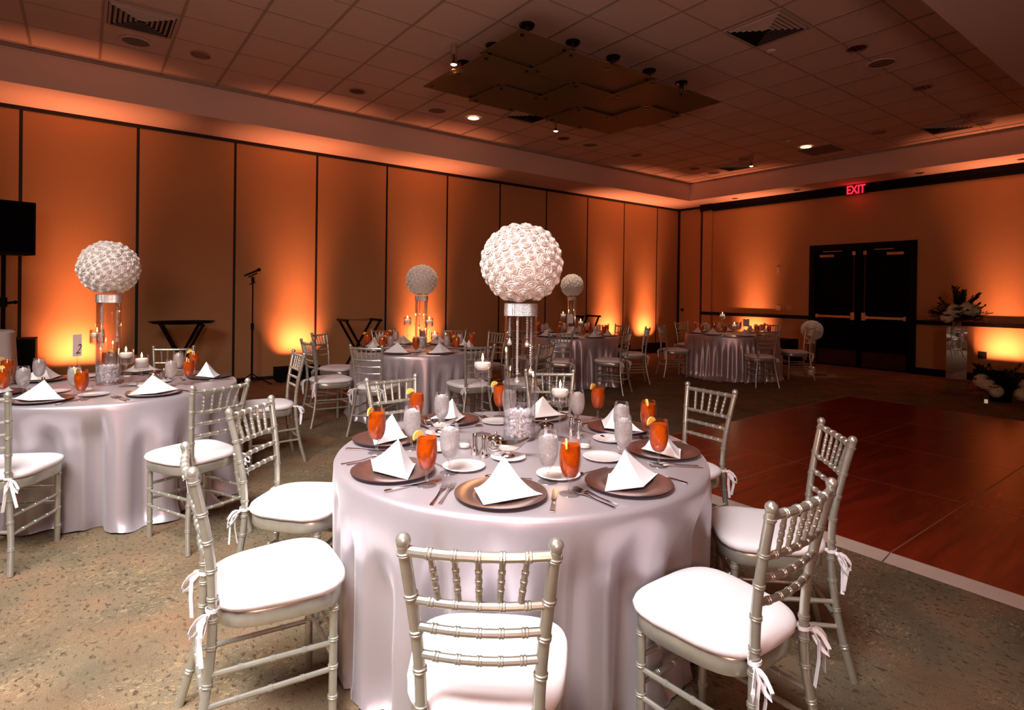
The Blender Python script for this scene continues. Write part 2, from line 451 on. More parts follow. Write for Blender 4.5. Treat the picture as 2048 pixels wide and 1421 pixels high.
# door wall
dw = MB()
DY0, DY1, DZ = -5.40, -3.45, 2.478
dw.box(0.0, 0.1, -0.80, 0.0, 0, HS)                       # pocket beside the partition
dw.box(XB, 0.1, DY1, -1.10, 0, HS); dw.box(XB, 0.1, Y0, DY0, 0, HS); dw.box(XB, 0.1, DY0, DY1, DZ, HS)
dw.box(XB - 0.03, 0.1, -1.10, -0.84, 0, HS)
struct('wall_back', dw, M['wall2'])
struct('trim_20', MB().box(-0.03, 0.0, -0.05, 0.0, 0, HS), M['seam'])
struct('trim_21', MB().box(XB - 0.035, 0.0, -0.84, -0.79, 0, HS), M['seam'])
struct('trim_22', MB().box(-0.02, 0.0, -0.80, 0.0, HS - 0.05, HS), M['seam'])
cr = MB()
cr.box(XB - 0.05, XB, Y0, -1.12, HS - 0.175, HS - 0.10); cr.box(XB - 0.075, XB, Y0, -1.12, HS - 0.10, HS)
cr.box(XB - 0.10, XB, -1.12, -0.80, HS - 0.15, HS)
struct('trim_23', cr, M['black'])
ra = MB()
for a, b in ((DY1, -0.80), (Y0, DY0)):
    ra.box(XB - 0.035, XB, a, b, 0.925, 0.985); ra.box(XB - 0.045, XB, a, b, 0.985, 1.0)
struct('trim_24', ra, M['black'])
bb = MB(); bb.box(XB - 0.018, XB, DY1, -0.80, 0, 0.125); bb.box(XB - 0.018, XB, Y0, DY0, 0, 0.125)
struct('baseboard_back', bb, M['black'])
struct('wall_right', MB().box(X0, 0.1, Y0 - 0.1, Y0, 0, HS), M['wall2'])
struct('wall_front', MB().box(X0 - 0.1, X0, Y0, 0.1, 0, HS), M['wall2'])
# double door
d = MB()
d.box(XB - 0.02, 0.08, DY0, DY0 + 0.11, 0, DZ); d.box(XB - 0.02, 0.08, DY1 - 0.11, DY1, 0, DZ); d.box(XB - 0.02, 0.08, DY0 + 0.11, DY1 - 0.11, DZ - 0.11, DZ)
door = struct('door_1', d, M['black'])
ymid = (DY0 + DY1) / 2
for sgn, ya, yb in ((-1, DY0 + 0.115, ymid - 0.004), (1, ymid + 0.004, DY1 - 0.115)):
    lf = build('door_leaf', MB().box(XB + 0.02, XB + 0.07, ya, yb, 0.01, DZ - 0.115), M['door'], door, False)
    build('kick_plate', MB().box(XB + 0.016, XB + 0.02, ya + 0.05, yb - 0.05, 0.03, 0.33), M['kick'], lf, False)
    hy = ymid + sgn * 0.10
    pb = MB(); y1, y2 = min(hy, hy + sgn * 0.72), max(hy, hy + sgn * 0.72)
    pb.box(XB - 0.055, XB - 0.02, y1, y2, 0.985, 1.03); pb.box(XB - 0.03, XB + 0.02, y1, y1 + 0.05, 0.97, 1.045); pb.box(XB - 0.03, XB + 0.02, y2 - 0.05, y2, 0.97, 1.045)
    build('push_bar', pb, M['bronze'], lf, False)
    build('bar_head', MB().box(XB - 0.06, XB + 0.02, hy - 0.035, hy + 0.035, 0.95, 1.10), M['bronze'], lf, False)
    build('vertical_rod', MB().box(XB - 0.012, XB + 0.02, hy - 0.012, hy + 0.012, 1.10, 2.30), M['kick'], lf, False)
    build('top_latch', MB().box(XB - 0.03, XB + 0.02, hy - 0.03, hy + 0.03, 2.24, 2.32), M['bronze'], lf, False)
    cy = ymid + sgn * 0.62
    cb = MB(); cb.box(XB - 0.05, XB + 0.02, cy - 0.15, cy + 0.13, 2.22, 2.27)
    cb.box(XB - 0.09, XB - 0.075, cy - 0.05 - 0.28 * sgn if sgn > 0 else cy, cy + 0.05 if sgn > 0 else cy + 0.33, 2.325, 2.34)
    build('door_closer', cb, M['bronze'], lf, False)
# exit sign
ex = thing('exit_sign', 'lit red exit sign on the black crown moulding above the double doors', 'exit sign', (XB - 0.08, -4.38, HS - 0.19))
build('sign_box', MB().box(-0.045, 0.0, -0.165, 0.165, -0.02, 0.20), M['exitbox'], ex, False)
fc = bpy.data.curves.new('letters', 'FONT'); fc.body = 'EXIT'; fc.size = 0.235; fc.extrude = 0.003; fc.offset = 0.004; fc.align_x = 'CENTER'
fo = bpy.data.objects.new('letters_tmp', fc); col.objects.link(fo)
me = bpy.data.meshes.new_from_object(fo.evaluated_get(bpy.context.evaluated_depsgraph_get()))
bpy.data.objects.remove(fo); me.materials.clear(); me.materials.append(M['exit'])
lo = bpy.data.objects.new('letters', me); col.objects.link(lo); lo.parent = ex
lo.location = (-0.049, 0.0, 0.008); lo.rotation_euler = (radians(90), 0, radians(-90)); lo.scale = (0.72, 0.98, 1)
point('exit_glow', (XB - 0.22, -4.38, 3.42), 0.9, (1, 0.02, 0.03), 0.08)

# wall plates
def plate(name, label, cat, y, z, w, h, m_):
    tag(build(name, MB().box(XB - 0.008, XB, y - w / 2, y + w / 2, z - h / 2, z + h / 2), m_, None, False), label, cat)
plate('wall_outlet', 'dark square outlet plate on the wall right of the mirrored pedestal', 'outlet', -6.375, 0.44, 0.12, 0.115, M['blackplastic'])
plate('light_switch', 'ivory switch plate above the chair rail, the left one of two by the doors', 'switch', -2.79, 1.15, 0.10, 0.11, M['plate_ivory'])
plate('light_switch', 'ivory switch plate above the chair rail, the right one of two by the doors', 'switch', -3.02, 1.15, 0.12, 0.11, M['plate_ivory'])
plate('thermostat', 'small thermostat high on the back wall left of the doors', 'thermostat', -2.77, 1.99, 0.07, 0.12, M['plate_ivory'])
tag(build('lock_knob', MB().lathe([(0.0001, 0.04), (0.03, 0.035), (0.035, 0.0)], 16).xf(Matrix.Translation((0, -0.156, 1.02)) @ Matrix.Rotation(-pi / 2, 4, 'Y')), M['blackplastic']),
    'small round black knob on the narrow corner panel', 'knob')

# ------------------------------------------------------------------ dance floor
df = thing('dance_floor', 'dark red wooden dance floor laid on the carpet in large square panels', 'dance floor', (-8.94, -5.82, 0))
PX, PY = 1.2565, 1.155
fp = None
for i in range(4):
    for j in range(6):
        mbp = MB().box(0.0045, PX - 0.0045, -PY + 0.0045, -0.0045, 0.001, 0.022)
        if fp is None: fp = build('floor_panel', mbp, M['wood'], df, False); q = fp
        else: q = fp.copy(); col.objects.link(q); q.parent = df
        q.location = (i * PX, -j * PY, 0)
jm = MB().box(0, 4 * PX, -6 * PY, 0, 0.0005, 0.0215)
build('panel_joint', jm, mat('joint_metal', (0.30, 0.13, 0.07), 0.5), df, False)
def edge_strip(x0, x1, y0, y1, axis):
    e = MB()
    if axis == 'x-': e.add([(x0, y0, 0.001), (x1, y0, 0.022), (x1, y1, 0.022), (x0, y1, 0.001), (x1, y0, 0.001), (x1, y1, 0.001)], [(0, 1, 2, 3), (0, 4, 1), (3, 2, 5), (1, 4, 5, 2), (0, 3, 5, 4)])
    return e
for j in range(6):
    build('edge_trim', edge_strip(-0.105, -0.001, -PY * (j + 1) + 0.004, -PY * j - 0.004 if j else 0.05, 'x-'), M['edge'], df, False)
ed2 = mat('brown_floor_edge', (0.24, 0.12, 0.06), 0.5)
build('edge_trim', MB().box(-0.0, 4 * PX + 0.04, 0.001, 0.05, 0.001, 0.012), ed2, df, False)
build('edge_trim', MB().box(4 * PX + 0.001, 4 * PX + 0.05, -6 * PY, 0.0, 0.001, 0.012), ed2, df, False)

# ------------------------------------------------------------------ chiavari chair
def bamboo(path, r, nodes, n=10, cap_r=None, seg=10):
    """bamboo-turned rod along a smooth path with double rings at the node fractions"""
    P = [Vector(p) for p in path]
    def at(t):
        if len(P) == 2: return P[0].lerp(P[1], t)
        s_ = t * (len(P) - 1); i = min(int(s_), len(P) - 2); u = s_ - i
        p0 = P[max(i - 1, 0)]; p1 = P[i]; p2 = P[i + 1]; p3 = P[min(i + 2, len(P) - 1)]
        return 0.5 * ((2 * p1) + (p2 - p0) * u + (2 * p0 - 5 * p1 + 4 * p2 - p3) * u * u + (3 * p1 - p0 - 3 * p2 + p3) * u ** 3)
    L = sum((P[i + 1] - P[i]).length for i in range(len(P) - 1))
    ts = {}
    for i in range(seg + 1): ts[i / seg] = r
    for t in nodes:
        for d_, k in ((-0.0065, 1), (-0.005, 1.2), (-0.0018, 1.2), (0, 1.03), (0.0018, 1.2), (0.005, 1.2), (0.0065, 1)):
            tt = t + d_ / L
            if 0 < tt < 1: ts[tt] = r * k
        for q in list(ts):
            if abs(q - t) < 0.0062 / L and ts[q] == r and q != t: del ts[q]
    kk = sorted(ts)
    return MB().tube([at(t) for t in kk], [ts[t] for t in kk], n)
def seat_outline(n=44, grow=0.0):
    pts = []
    for i in range(n):
        a = 2 * pi * i / n; c_, s_ = cos(a), sin(a)
        e = 0.58
        y = 0.195 * (abs(s_) ** e) * (1 if s_ > 0 else -1) + 0.005
        hw = 0.193 + 0.10 * y
        x = hw * (abs(c_) ** e) * (1 if c_ > 0 else -1)
        pts.append((x * (1 + grow), y * (1 + grow)))
    return pts
def layered(layers, outline, wob=0.0):
    mb = MB(); n = len(outline); vs = []
    for k, (s_, z) in enumerate(layers):
        for i, (x, y) in enumerate(outline):
            w = 1 + wob * sin(i * 2.7 + k) * (1 if k < 4 else 0)
            vs.append((x * s_ * w, y * s_ * w, z))
    fs = []
    for k in range(len(layers) - 1):
        for i in range(n):
            j = (i + 1) % n; fs.append((k * n + i, k * n + j, (k + 1) * n + j, (k + 1) * n + i))
    fs.append(tuple(reversed(range(n)))); fs.append(tuple((len(layers) - 1) * n + i for i in range(n)))
    return mb.add(vs, fs)
def make_chair():
    t = thing('chiavari_chair', 'x', 'chair')
    S = M['silver']
    build('seat_frame', layered([(0.90, 0.388), (0.955, 0.388), (0.975, 0.395), (0.975, 0.43), (0.96, 0.436), (0.90, 0.436)], seat_outline()), S, t)
    cu = build('cushion', layered([(0.93, 0.4365), (0.99, 0.440), (1.025, 0.450), (1.03, 0.460), (1.01, 0.470), (0.94, 0.478), (0.8, 0.4835), (0.5, 0.487), (0.2, 0.488)], seat_outline(), 0.006), M['cushion'], t, angle=60)
    post = [(0.182, -0.262, 0.0), (0.160, -0.222, 0.17), (0.138, -0.200, 0.33), (0.129, -0.196, 0.46), (0.134, -0.203, 0.60), (0.147, -0.226, 0.74), (0.160, -0.252, 0.862)]
    for sx in (-1, 1):
        pp = [(p[0] * sx, p[1], p[2]) for p in post]
        nodes = [0.12, 0.24, 0.35, 0.45, 0.53, 0.63, 0.735, 0.84, 0.965]
        b_ = bamboo(pp, 0.0135, nodes, 12, seg=12)
        e_ = Vector(pp[-1])
        b_.lathe([(0.011, -0.004), (0.0155, 0.004), (0.0168, 0.011), (0.0145, 0.019), (0.007, 0.026), (0.0001, 0.027)], 14, tuple(e_))
        build('back_post', b_, S, t)
        fx = 0.158 * sx
        build('front_leg', bamboo([(fx, 0.150, 0.0), (fx, 0.150, 0.39)], 0.0135, [0.22, 0.47, 0.70, 0.95], 12, seg=4), S, t)
        for z, zz in ((0.26, 0.27), (0.175, 0.185)):
            f_ = z / 0.33
            xr = (0.182 + (0.138 - 0.182) * z / 0.33) * sx
            yr = -0.262 + 0.062 * z / 0.33
            build('side_stretcher', bamboo([(fx, 0.150, z), (xr, yr, zz)], 0.0085, [0.25, 0.5, 0.75], 8, seg=2), S, t)
    for z in (0.30, 0.215):
        build('front_stretcher', bamboo([(-0.158, 0.150, z), (0.158, 0.150, z)], 0.0085, [0.25, 0.5, 0.75], 8, seg=2), S, t)
    build('rear_stretcher', bamboo([(-0.155, -0.218, 0.20), (0.155, -0.218, 0.20)], 0.0085, [0.2, 0.4, 0.6, 0.8], 8, seg=2), S, t)
    # horizontal back rails, slightly bowed
    def rail(name, z, hx, y, r, nodes):
        pts = [(-hx, y, z), (-hx * 0.5, y - 0.010, z - 0.002), (0, y - 0.013, z - 0.003), (hx * 0.5, y - 0.010, z - 0.002), (hx, y, z)]
        build(name, bamboo(pts, r, nodes, 10, seg=8), S, t)
    rail('top_rail', 0.850, 0.158, -0.249, 0.0115, [0.18, 0.34, 0.5, 0.66, 0.82])
    rail('back_rail', 0.735, 0.146, -0.225, 0.0095, [0.16, 0.33, 0.5, 0.67, 0.84])
    rail('back_rail', 0.672, 0.139, -0.214, 0.0095, [0.16, 0.33, 0.5, 0.67, 0.84])
    rail('back_rail', 0.606, 0.134, -0.204, 0.0095, [0.16, 0.33, 0.5, 0.67, 0.84])
    for k in range(5):
        u = (k - 2) / 2
        xt, xb = 0.101 * u, 0.088 * u
        b_ = bamboo([(xt, -0.260 + 0.004 * abs(u), 0.842), (xb, -0.237 + 0.004 * abs(u), 0.742)], 0.0068, [0.3, 0.52, 0.74], 8, seg=8)
        build('spindle', b_, S, t)
    # cushion ribbons tied round the posts
    for sx in (-1, 1):
        tb = MB(); px, py, z = 0.1305 * sx, -0.198, 0.452
        ring = [(px + 0.0165 * cos(a), py + 0.0165 * sin(a), z - 0.004 * sin(a)) for a in [2 * pi * k / 12 for k in range(13)]]
        tb.ribbon(ring, 0.010, side=(0, 0, 1))
        tb.ribbon([(px - 0.01 * sx, py + 0.03, z), (px, py + 0.015, z), (px + 0.017 * sx, py, z - 0.002)], 0.012, side=(0, 0, 1))
        kx, ky, kz = px + 0.017 * sx, py - 0.012, z - 0.006
        tb.sphere((kx, ky, kz), 0.008, 8, 6)
        for (dx, dy, ln, sw) in ((0.028, -0.02, 0.125, 0.012), (-0.008, -0.022, 0.145, -0.012)):
            tb.ribbon([(kx, ky, kz), (kx + dx * sx * 0.6, ky + dy, kz - 0.02), (kx + dx * sx, ky + dy * 1.1, kz - ln * 0.5), (kx + dx * sx + sw, ky + dy * 0.9, kz - ln)], 0.013, side=(0.6, 0.8, 0))
        for (dx, dy) in ((0.045, -0.02), (0.004, -0.045)):
            lp = [(kx + dx * sx * u_, ky + dy * u_, kz + 0.014 * sin(pi * u_) - 0.03 * u_) for u_ in (0, 0.3, 0.6, 0.9, 1.05)] + \
                 [(kx + dx * sx * u_, ky + dy * u_, kz - 0.045 * sin(pi * min(u_, 1) * 0.5) - 0.006) for u_ in (1.0, 0.7, 0.4, 0.1)]
            tb.ribbon(lp, 0.011, side=(-dy, dx, 0.2))
        build('cushion_tie', tb, M['ribbon'], cu)
    return t
CH = Proto(make_chair())
def chair(px, py, face, label, table):
    f = radians(face); x = px + 0.255 * cos(f); y = py + 0.255 * sin(f)
    CH.place((x, y, 0), f - pi / 2, label, 'silver chiavari chairs at ' + table)

TN = {1: 'the nearest table', 2: 'the left table with table number card', 3: 'the middle back table', 4: 'the far table by the partition wall', 5: 'the table by the double doors'}
TS = {1: 'nearest table', 2: 'left table', 3: 'middle back table', 4: 'far partition table', 5: 'doors-side table'}
C = {1: (-10.93, -7.43), 2: (-12.27, -4.62), 3: (-9.3, -3.42), 4: (-6.2, -2.62), 5: (-3.38, -3.68)}
CHAIRS = [
 (1, -11.77, -8.37, 50, 'silver bamboo-style chair seen from behind at the front of the nearest table'),
 (1, -12.17, -7.36, -4, 'large silver chair with white cushion at the front left of the nearest table'),
 (1, -11.82, -6.58, -45, 'silver chair with white cushion at the left of the nearest table'),
 (1, -10.94, -6.17, -88, 'silver chair facing the camera at the back left of the nearest table'),
 (1, -9.91, -6.43, -127, 'silver chair behind the tall vase at the back of the nearest table'),
 (1, -9.59, -7.45, 176, 'silver chair beside the dance floor at the back right of the nearest table'),
 (1, -10.06, -8.33, 133, 'silver chair half behind another at the right of the nearest table'),
 (1, -10.91, -8.62, 90, 'silver chair with tied ribbons at the front right of the nearest table'),
 (2, -12.86, -5.65, 63, 'silver chair cut by the left edge of the photo at the left table'),
 (2, -11.82, -5.90, 113, 'silver chair with white cushion at the near right side of the left table'),
 (2, -10.98, -4.46, 179, 'silver chair with a bow on its post at the far right of the left table'),
 (2, -11.78, -3.47, -112, 'silver chair behind the left table below the dark serving tray'),
 (3, -10.59, -3.38, 2, 'silver chair at the left end of the middle back table'),
 (3, -10.12, -2.35, -50, 'silver chair behind the left end of the middle back table, near the partition'),
 (3, -10.28, -4.19, 43, 'silver chair seen from behind at the near left of the middle back table'),
 (3, -9.29, -4.66, 82, 'silver chair seen from behind at the near right of the middle back table'),
 (3, -9.15, -2.05, -95, 'silver chair behind the middle back table, left of its tall vase'),
 (3, -8.28, -2.51, -140, 'silver chair behind the middle back table, right of its tall vase'),
 (3, -7.99, -3.13, -168, 'silver chair at the right end of the middle back table'),
 (3, -8.60, -4.86, 112, 'silver chair behind the nearest tall vase, at the near right of the middle back table'),
 (4, -7.45, -2.88, 8, 'silver chair at the left end of the far table by the partition wall'),
 (4, -7.27, -3.58, 46, 'silver chair seen from behind at the near left of the far partition table'),
 (4, -6.33, -3.94, 112, 'silver chair with ribbon bows at the near right of the far partition table'),
 (4, -5.27, -3.41, 141, 'silver chair seen edge-on at the right end of the far partition table'),
 (4, -5.01, -2.64, 179, 'silver chair behind the right end of the far partition table'),
 (5, -4.10, -4.75, 55, 'silver chair seen from behind at the near right of the table by the doors'),
 (5, -4.49, -3.04, -30, 'silver chair at the left end of the table by the doors'),
 (5, -3.07, -2.40, -102, 'silver chair behind the left end of the table by the doors'),
 (5, -2.28, -2.92, -145, 'silver chair behind the middle of the table by the doors'),
 (5, -2.04, -3.70, 179, 'silver chair behind the right end of the table by the doors'),
 (5, -2.50, -4.62, 137, 'silver chair at the right end of the table by the doors, by the floor vase'),
]
for t_, x, y, f_, lab in CHAIRS: chair(x, y, f_, lab, TS[t_])

# ------------------------------------------------------------------ tablecloths
TZ = 0.735
def chair_limits(t_, NA):
    """per angle, how far the hanging cloth may come out before it meets a pushed-in chair"""
    lim = [9.0] * NA
    for q, px, py, face, _ in CHAIRS:
        if q != t_: continue
        f = radians(face); ox = px + 0.255 * cos(f) - C[t_][0]; oy = py + 0.255 * sin(f) - C[t_][1]
        for i in range(NA):
            a = 2 * pi * i / NA
            for r in [0.45 + 0.005 * k for k in range(100)]:
                dx, dy = r * cos(a) - ox, r * sin(a) - oy
                ly = dx * cos(f) + dy * sin(f); lx = dx * sin(f) - dy * cos(f)
                if abs(lx) < 0.235 and -0.30 < ly < 0.218: lim[i] = min(lim[i], r - 0.006); break
    d = [min(lim[(i + k) % NA] for k in range(-9, 10)) for i in range(NA)]
    cap = [min(v, 0.86) for v in d]
    sm = [sum(cap[(i + k) % NA] for k in range(-6, 7)) / 13 for i in range(NA)]
    return [min(sm[i], d[i]) if sm[i] < 0.855 else 9.0 for i in range(NA)]
def cloth_mesh(seed, nf, amp, flare=0.055, topr=0.757, deep=1.0, dents=(), lim=None):
    rnd = random.Random(seed)
    # irregular fold positions
    angs = []; a = 0
    for k in range(nf): a += rnd.uniform(0.6, 1.4); angs.append(a)
    angs = [q / a * 2 * pi for q in angs]; depth = [rnd.uniform(0.5, 1.25) for _ in angs]; start = [rnd.uniform(-0.05, 0.14) for _ in angs]; sharp = [rnd.uniform(0.9, 2.6) for _ in angs]
    NA, vs, fs = 360, [], []
    rings = [(0.0, None), (topr * 0.5, None), (topr - 0.03, None)]
    NV = 26
    rows = []
    rows.append([(1e-4, TZ)] * NA); rows.append([(topr * 0.5, TZ)] * NA); rows.append([(topr - 0.02, TZ)] * NA)
    for (q, dz) in ((-0.006, -0.002), (0.003, -0.008), (0.008, -0.018)): rows.append([(topr + q, TZ + dz)] * NA)
    wid = 2 * pi / nf
    def fold(a):
        """ridge/valley wave whose ridges sit at the irregular fold angles; returns index"""
        for i, q in enumerate(angs):
            if a < q:
                p0 = angs[i - 1] if i else 0.0
                return i, (a - p0) / (q - p0)
        return len(angs) - 1, 1.0
    for k in range(1, NV + 1):
        u = k / NV; row = []
        z = (TZ - 0.02) * (1 - u) + 0.003 * u
        for i in range(NA):
            a = 2 * pi * i / NA
            idx, w = fold(a)
            g = min(1, max(0, (u - start[idx]) / 0.38)); g = g * g * (3 - 2 * g)
            wave = (0.5 - 0.5 * cos(2 * pi * w)) ** 0.75
            rb = topr + 0.008 + flare * u
            if lim and lim[i] < rb:
                w_ = min(1, max(0, (0.715 - z) / 0.20)); w_ = w_ * w_ * (3 - 2 * w_) if w_ < 1 else 1
                rb = rb * (1 - w_) + lim[i] * w_
            pl = (0.5 - 0.5 * cos(2 * pi * w)) ** sharp[idx]
            r = rb - amp * depth[idx] * deep * g * (0.45 + 0.55 * u) * pl + 0.010 * u * (1 - pl)
            if lim and lim[i] < 5: r = min(r, max(rb, lim[i])) if z > 0.5 else min(r, lim[i])
            r -= 0.004 * (1 + sin(5 * a + seed + 3 * u)) * u
            zz = z
            if u > 0.86:
                q = (u - 0.86) / 0.14
                r += q * q * (0.035 + 0.03 * sin(3 * a + seed * 2.1) + 0.02 * sin(11 * a + seed))
                zz = max(0.003, z + 0.012 * sin(9 * a + seed) * q)
                if k == NV: zz = 0.003 + 0.005 * (1 + sin(23 * a))
            if lim and lim[i] < 5 and z < 0.5: r = min(r, lim[i])
            for (da, wd, dp) in dents:
                dd = atan2(sin(a - da), cos(a - da))
                r -= dp * math.exp(-(dd / wd) ** 2) * min(1, u * 1.6)
            row.append((r, zz))
        rows.append(row)
    mb = MB()
    for row in rows:
        for i, (r, z) in enumerate(row):
            a = 2 * pi * i / NA; vs.append((r * cos(a), r * sin(a), z))
    for k in range(len(rows) - 1):
        for i in range(NA):
            j = (i + 1) % NA; fs.append((k * NA + i, (k + 1) * NA + i, (k + 1) * NA + j, k * NA + j))
    return mb.add(vs, fs)
CL = {1: (11, 25, 0.10), 2: (5, 17, 0.095), 3: (8, 34, 0.065), 4: (3, 32, 0.065), 5: (14, 40, 0.055)}
CLL = {1: 'silver lilac satin tablecloth hanging to the carpet on the nearest round table',
       2: 'silver satin tablecloth on the round table at the left edge of the photo',
       3: 'grey satin tablecloth on the round table in the middle of the back row',
       4: 'grey satin tablecloth on the far round table next to the partition wall',
       5: 'grey satin tablecloth on the round table by the double doors'}
for t_, (sd, nf, amp) in CL.items():
    o = build('tablecloth', cloth_mesh(sd, nf, amp, lim=chair_limits(t_, 360)), M['cloth1'], None, True, 75, loc=(C[t_][0], C[t_][1], 0))
    tag(o, CLL[t_], 'tablecloth', 'satin tablecloths on the round tables')

# ------------------------------------------------------------------ tableware prototypes
ZT = TZ + 0.0012
def lathe_obj(prof, n=32): return MB().lathe(prof, n)
GOB = [(0.0001, 0.0), (0.031, 0.0), (0.035, 0.0015), (0.034, 0.003), (0.018, 0.006), (0.0070, 0.010), (0.0048, 0.020), (0.0048, 0.036), (0.0065, 0.046), (0.012, 0.052), (0.022, 0.062),
       (0.030, 0.077), (0.0345, 0.094), (0.0365, 0.112), (0.0362, 0.132), (0.0340, 0.154), (0.0312, 0.174), (0.0305, 0.179), (0.0292, 0.179)]
def liquid(z1, shrink=0.0016):
    pr = [(0.0001, 0.053)] + [(r - shrink, z) for r, z in GOB if 0.056 < z < z1]
    rt = pr[-1][0]
    pr += [(rt - 0.0004, z1), (0.0001, z1 + 0.001)]
    return pr
def make_tea():
    t = thing('iced_tea_goblet', 'x', 'glass')
    g = build('goblet', lathe_obj(GOB, 32), M['glass'], t)
    lq = lathe_obj(liquid(0.163), 28)
    build('iced_tea', lq, M['tea'], t)
    le = MB()
    n = 12; vs = []; 
    for s_ in (-0.003, 0.003):
        vs.append((0, s_, 0)); vs += [(0.022 * cos(pi * k / (n - 1)), s_, 0.022 * sin(pi * k / (n - 1))) for k in range(n)]
    fs = [tuple(range(0, n + 1))[::-1], tuple(range(n + 1, 2 * n + 2))]
    for k in range(n + 1):
        k2 = (k + 1) % (n + 1); fs.append((k, k2, n + 1 + k2, n + 1 + k))
    le.add(vs, fs)
    le.xf(Matrix.Translation((-0.030, 0.0, 0.168)) @ Matrix.Rotation(0.5, 4, 'Z') @ Matrix.Rotation(-0.35, 4, 'Y'))
    build('lemon_slice', le, M['lemon'], t, False)
    return t
def make_water():
    t = thing('ice_water_goblet', 'x', 'glass')
    build('goblet', lathe_obj(GOB, 32), M['glass'], t)
    lq = lathe_obj(liquid(0.158), 28)
    rr = random.Random(3)
    for k in range(9):
        a = rr.uniform(0, 6.28); r_ = rr.uniform(0, 0.015); s_ = 0.008
        q = MB().box(-s_, s_, -s_, s_, -s_, s_).xf(Matrix.Translation((r_ * cos(a), r_ * sin(a), 0.158)) @ Matrix.Rotation(a, 4, 'X') @ Matrix.Rotation(a * 2, 4, 'Z'))
        lq.merge(q)
    build('ice_water', lq, M['icewater'], t)
    return t
def make_charger():
    t = thing('charger_plate', 'x', 'charger plate')
    build('plate', lathe_obj([(0.0001, 0.006), (0.085, 0.006), (0.093, 0.0065), (0.103, 0.010), (0.146, 0.0145), (0.1505, 0.0145)], 56), M['charger'], t)
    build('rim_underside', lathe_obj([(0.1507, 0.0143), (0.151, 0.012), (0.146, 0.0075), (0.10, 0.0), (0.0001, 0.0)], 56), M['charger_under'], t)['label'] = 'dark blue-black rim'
    return t
def napkin_tent(apex=(0.0, 0.02, 0.102), A=(-0.140, -0.020), B=(0.138, -0.015), Cc=(-0.012, -0.068), D=(0.0, 0.085), sag=0.10, n=8):
    """napkin folded into a standing pyramid with a crease down its front"""
    mb = MB(); base = [Vector((*B, 0)), Vector((*D, 0)), Vector((*A, 0)), Vector((*Cc, 0))]
    P = Vector(apex); vs = []; m_ = 0
    per = 7
    ring = []
    for k in range(4):
        a_, b_ = base[k], base[(k + 1) % 4]
        for j in range(per): ring.append(a_.lerp(b_, j / per))
    N = len(ring)
    for i in range(n + 1):
        u = i / n
        for q in ring:
            v = q.lerp(P, u)
            v.z = P.z * (u ** (1 + sag)) if u > 0 else 0
            c_ = Vector((P.x, P.y, 0))
            side = (v - c_); side.z = 0
            v -= side * sag * sin(pi * u) * 0.6
            vs.append(v)
    fs = []
    for i in range(n):
        for k in range(N):
            k2 = (k + 1) % N; fs.append((i * N + k, i * N + k2, (i + 1) * N + k2, (i + 1) * N + k))
    mb.add(vs, fs)
    # the thin folded layer lying underneath
    lay = [(q.x * 1.06, q.y * 1.06, z) for z in (-0.0012, 0.0010) for q in ring]
    f2 = [tuple(reversed(range(N))), tuple(range(N, 2 * N))] + [(k, (k + 1) % N, N + (k + 1) % N, N + k) for k in range(N)]
    mb.add(lay, f2)
    return mb
def make_napkin(kind):
    if kind == 0: mb = napkin_tent()
    elif kind == 1: mb = napkin_tent(apex=(0.0, 0.030, 0.104), A=(-0.085, 0.0), B=(0.128, 0.005), Cc=(-0.020, -0.125), D=(0.0, 0.08), sag=0.24)
    else: mb = napkin_tent(apex=(-0.02, 0.0, 0.098), A=(-0.132, -0.03), B=(0.12, 0.02), Cc=(0.0, -0.065), D=(0.01, 0.08), sag=0.30)
    o = build('napkin', mb, M['napkin'], None, True, 32)
    o['category'] = 'napkin'
    return o
def make_fork():
    mb = MB(); z = 0.0022
    prof = [(-0.095, 0.0055), (-0.06, 0.0048), (-0.02, 0.003), (0.02, 0.0028), (0.036, 0.006), (0.048, 0.0105), (0.056, 0.0112)]
    def strip(pts, zf):
        vs = []; fs = []
        for y, w in pts:
            h = zf(y); vs += [(-w, y, h), (w, y, h), (w, y, h + 0.0016), (-w, y, h + 0.0016)]
        for i in range(len(pts) - 1):
            for k in range(4): fs.append((i * 4 + k, i * 4 + (k + 1) % 4, i * 4 + 4 + (k + 1) % 4, i * 4 + 4 + k))
        fs += [(3, 2, 1, 0), tuple((len(pts) - 1) * 4 + k for k in range(4))]
        return vs, fs
    zf = lambda y: 0.0005 + 0.006 * math.exp(-((y - 0.03) / 0.03) ** 2)
    mb.add(*strip(prof, zf))
    for k in range(4):
        cx = -0.0084 + 0.0056 * k
        vs, fs = strip([(0.0555, 0.0016), (0.08, 0.0015), (0.098, 0.0008)], lambda y: 0.0005 + 0.004 * (y - 0.055) / 0.04)
        mb.add([(a + cx, b, c_) for a, b, c_ in vs], fs)
    return mb
def make_knife():
    mb = MB(); pts = [(-0.105, 0.006, 0.004), (-0.10, 0.0075, 0.005), (-0.03, 0.0055, 0.0045), (-0.01, 0.005, 0.003), (0.0, 0.0085, 0.0018), (0.09, 0.009, 0.0012), (0.108, 0.002, 0.0010)]
    vs = []; fs = []
    for y, w, h in pts: vs += [(-w, y, 0.0003), (w, y, 0.0003), (w, y, 0.0003 + h), (-w, y, 0.0003 + h)]
    for i in range(len(pts) - 1):
        for k in range(4): fs.append((i * 4 + k, i * 4 + (k + 1) % 4, i * 4 + 4 + (k + 1) % 4, i * 4 + 4 + k))
    fs += [(3, 2, 1, 0), tuple((len(pts) - 1) * 4 + k for k in range(4))]
    return mb.add(vs, fs)
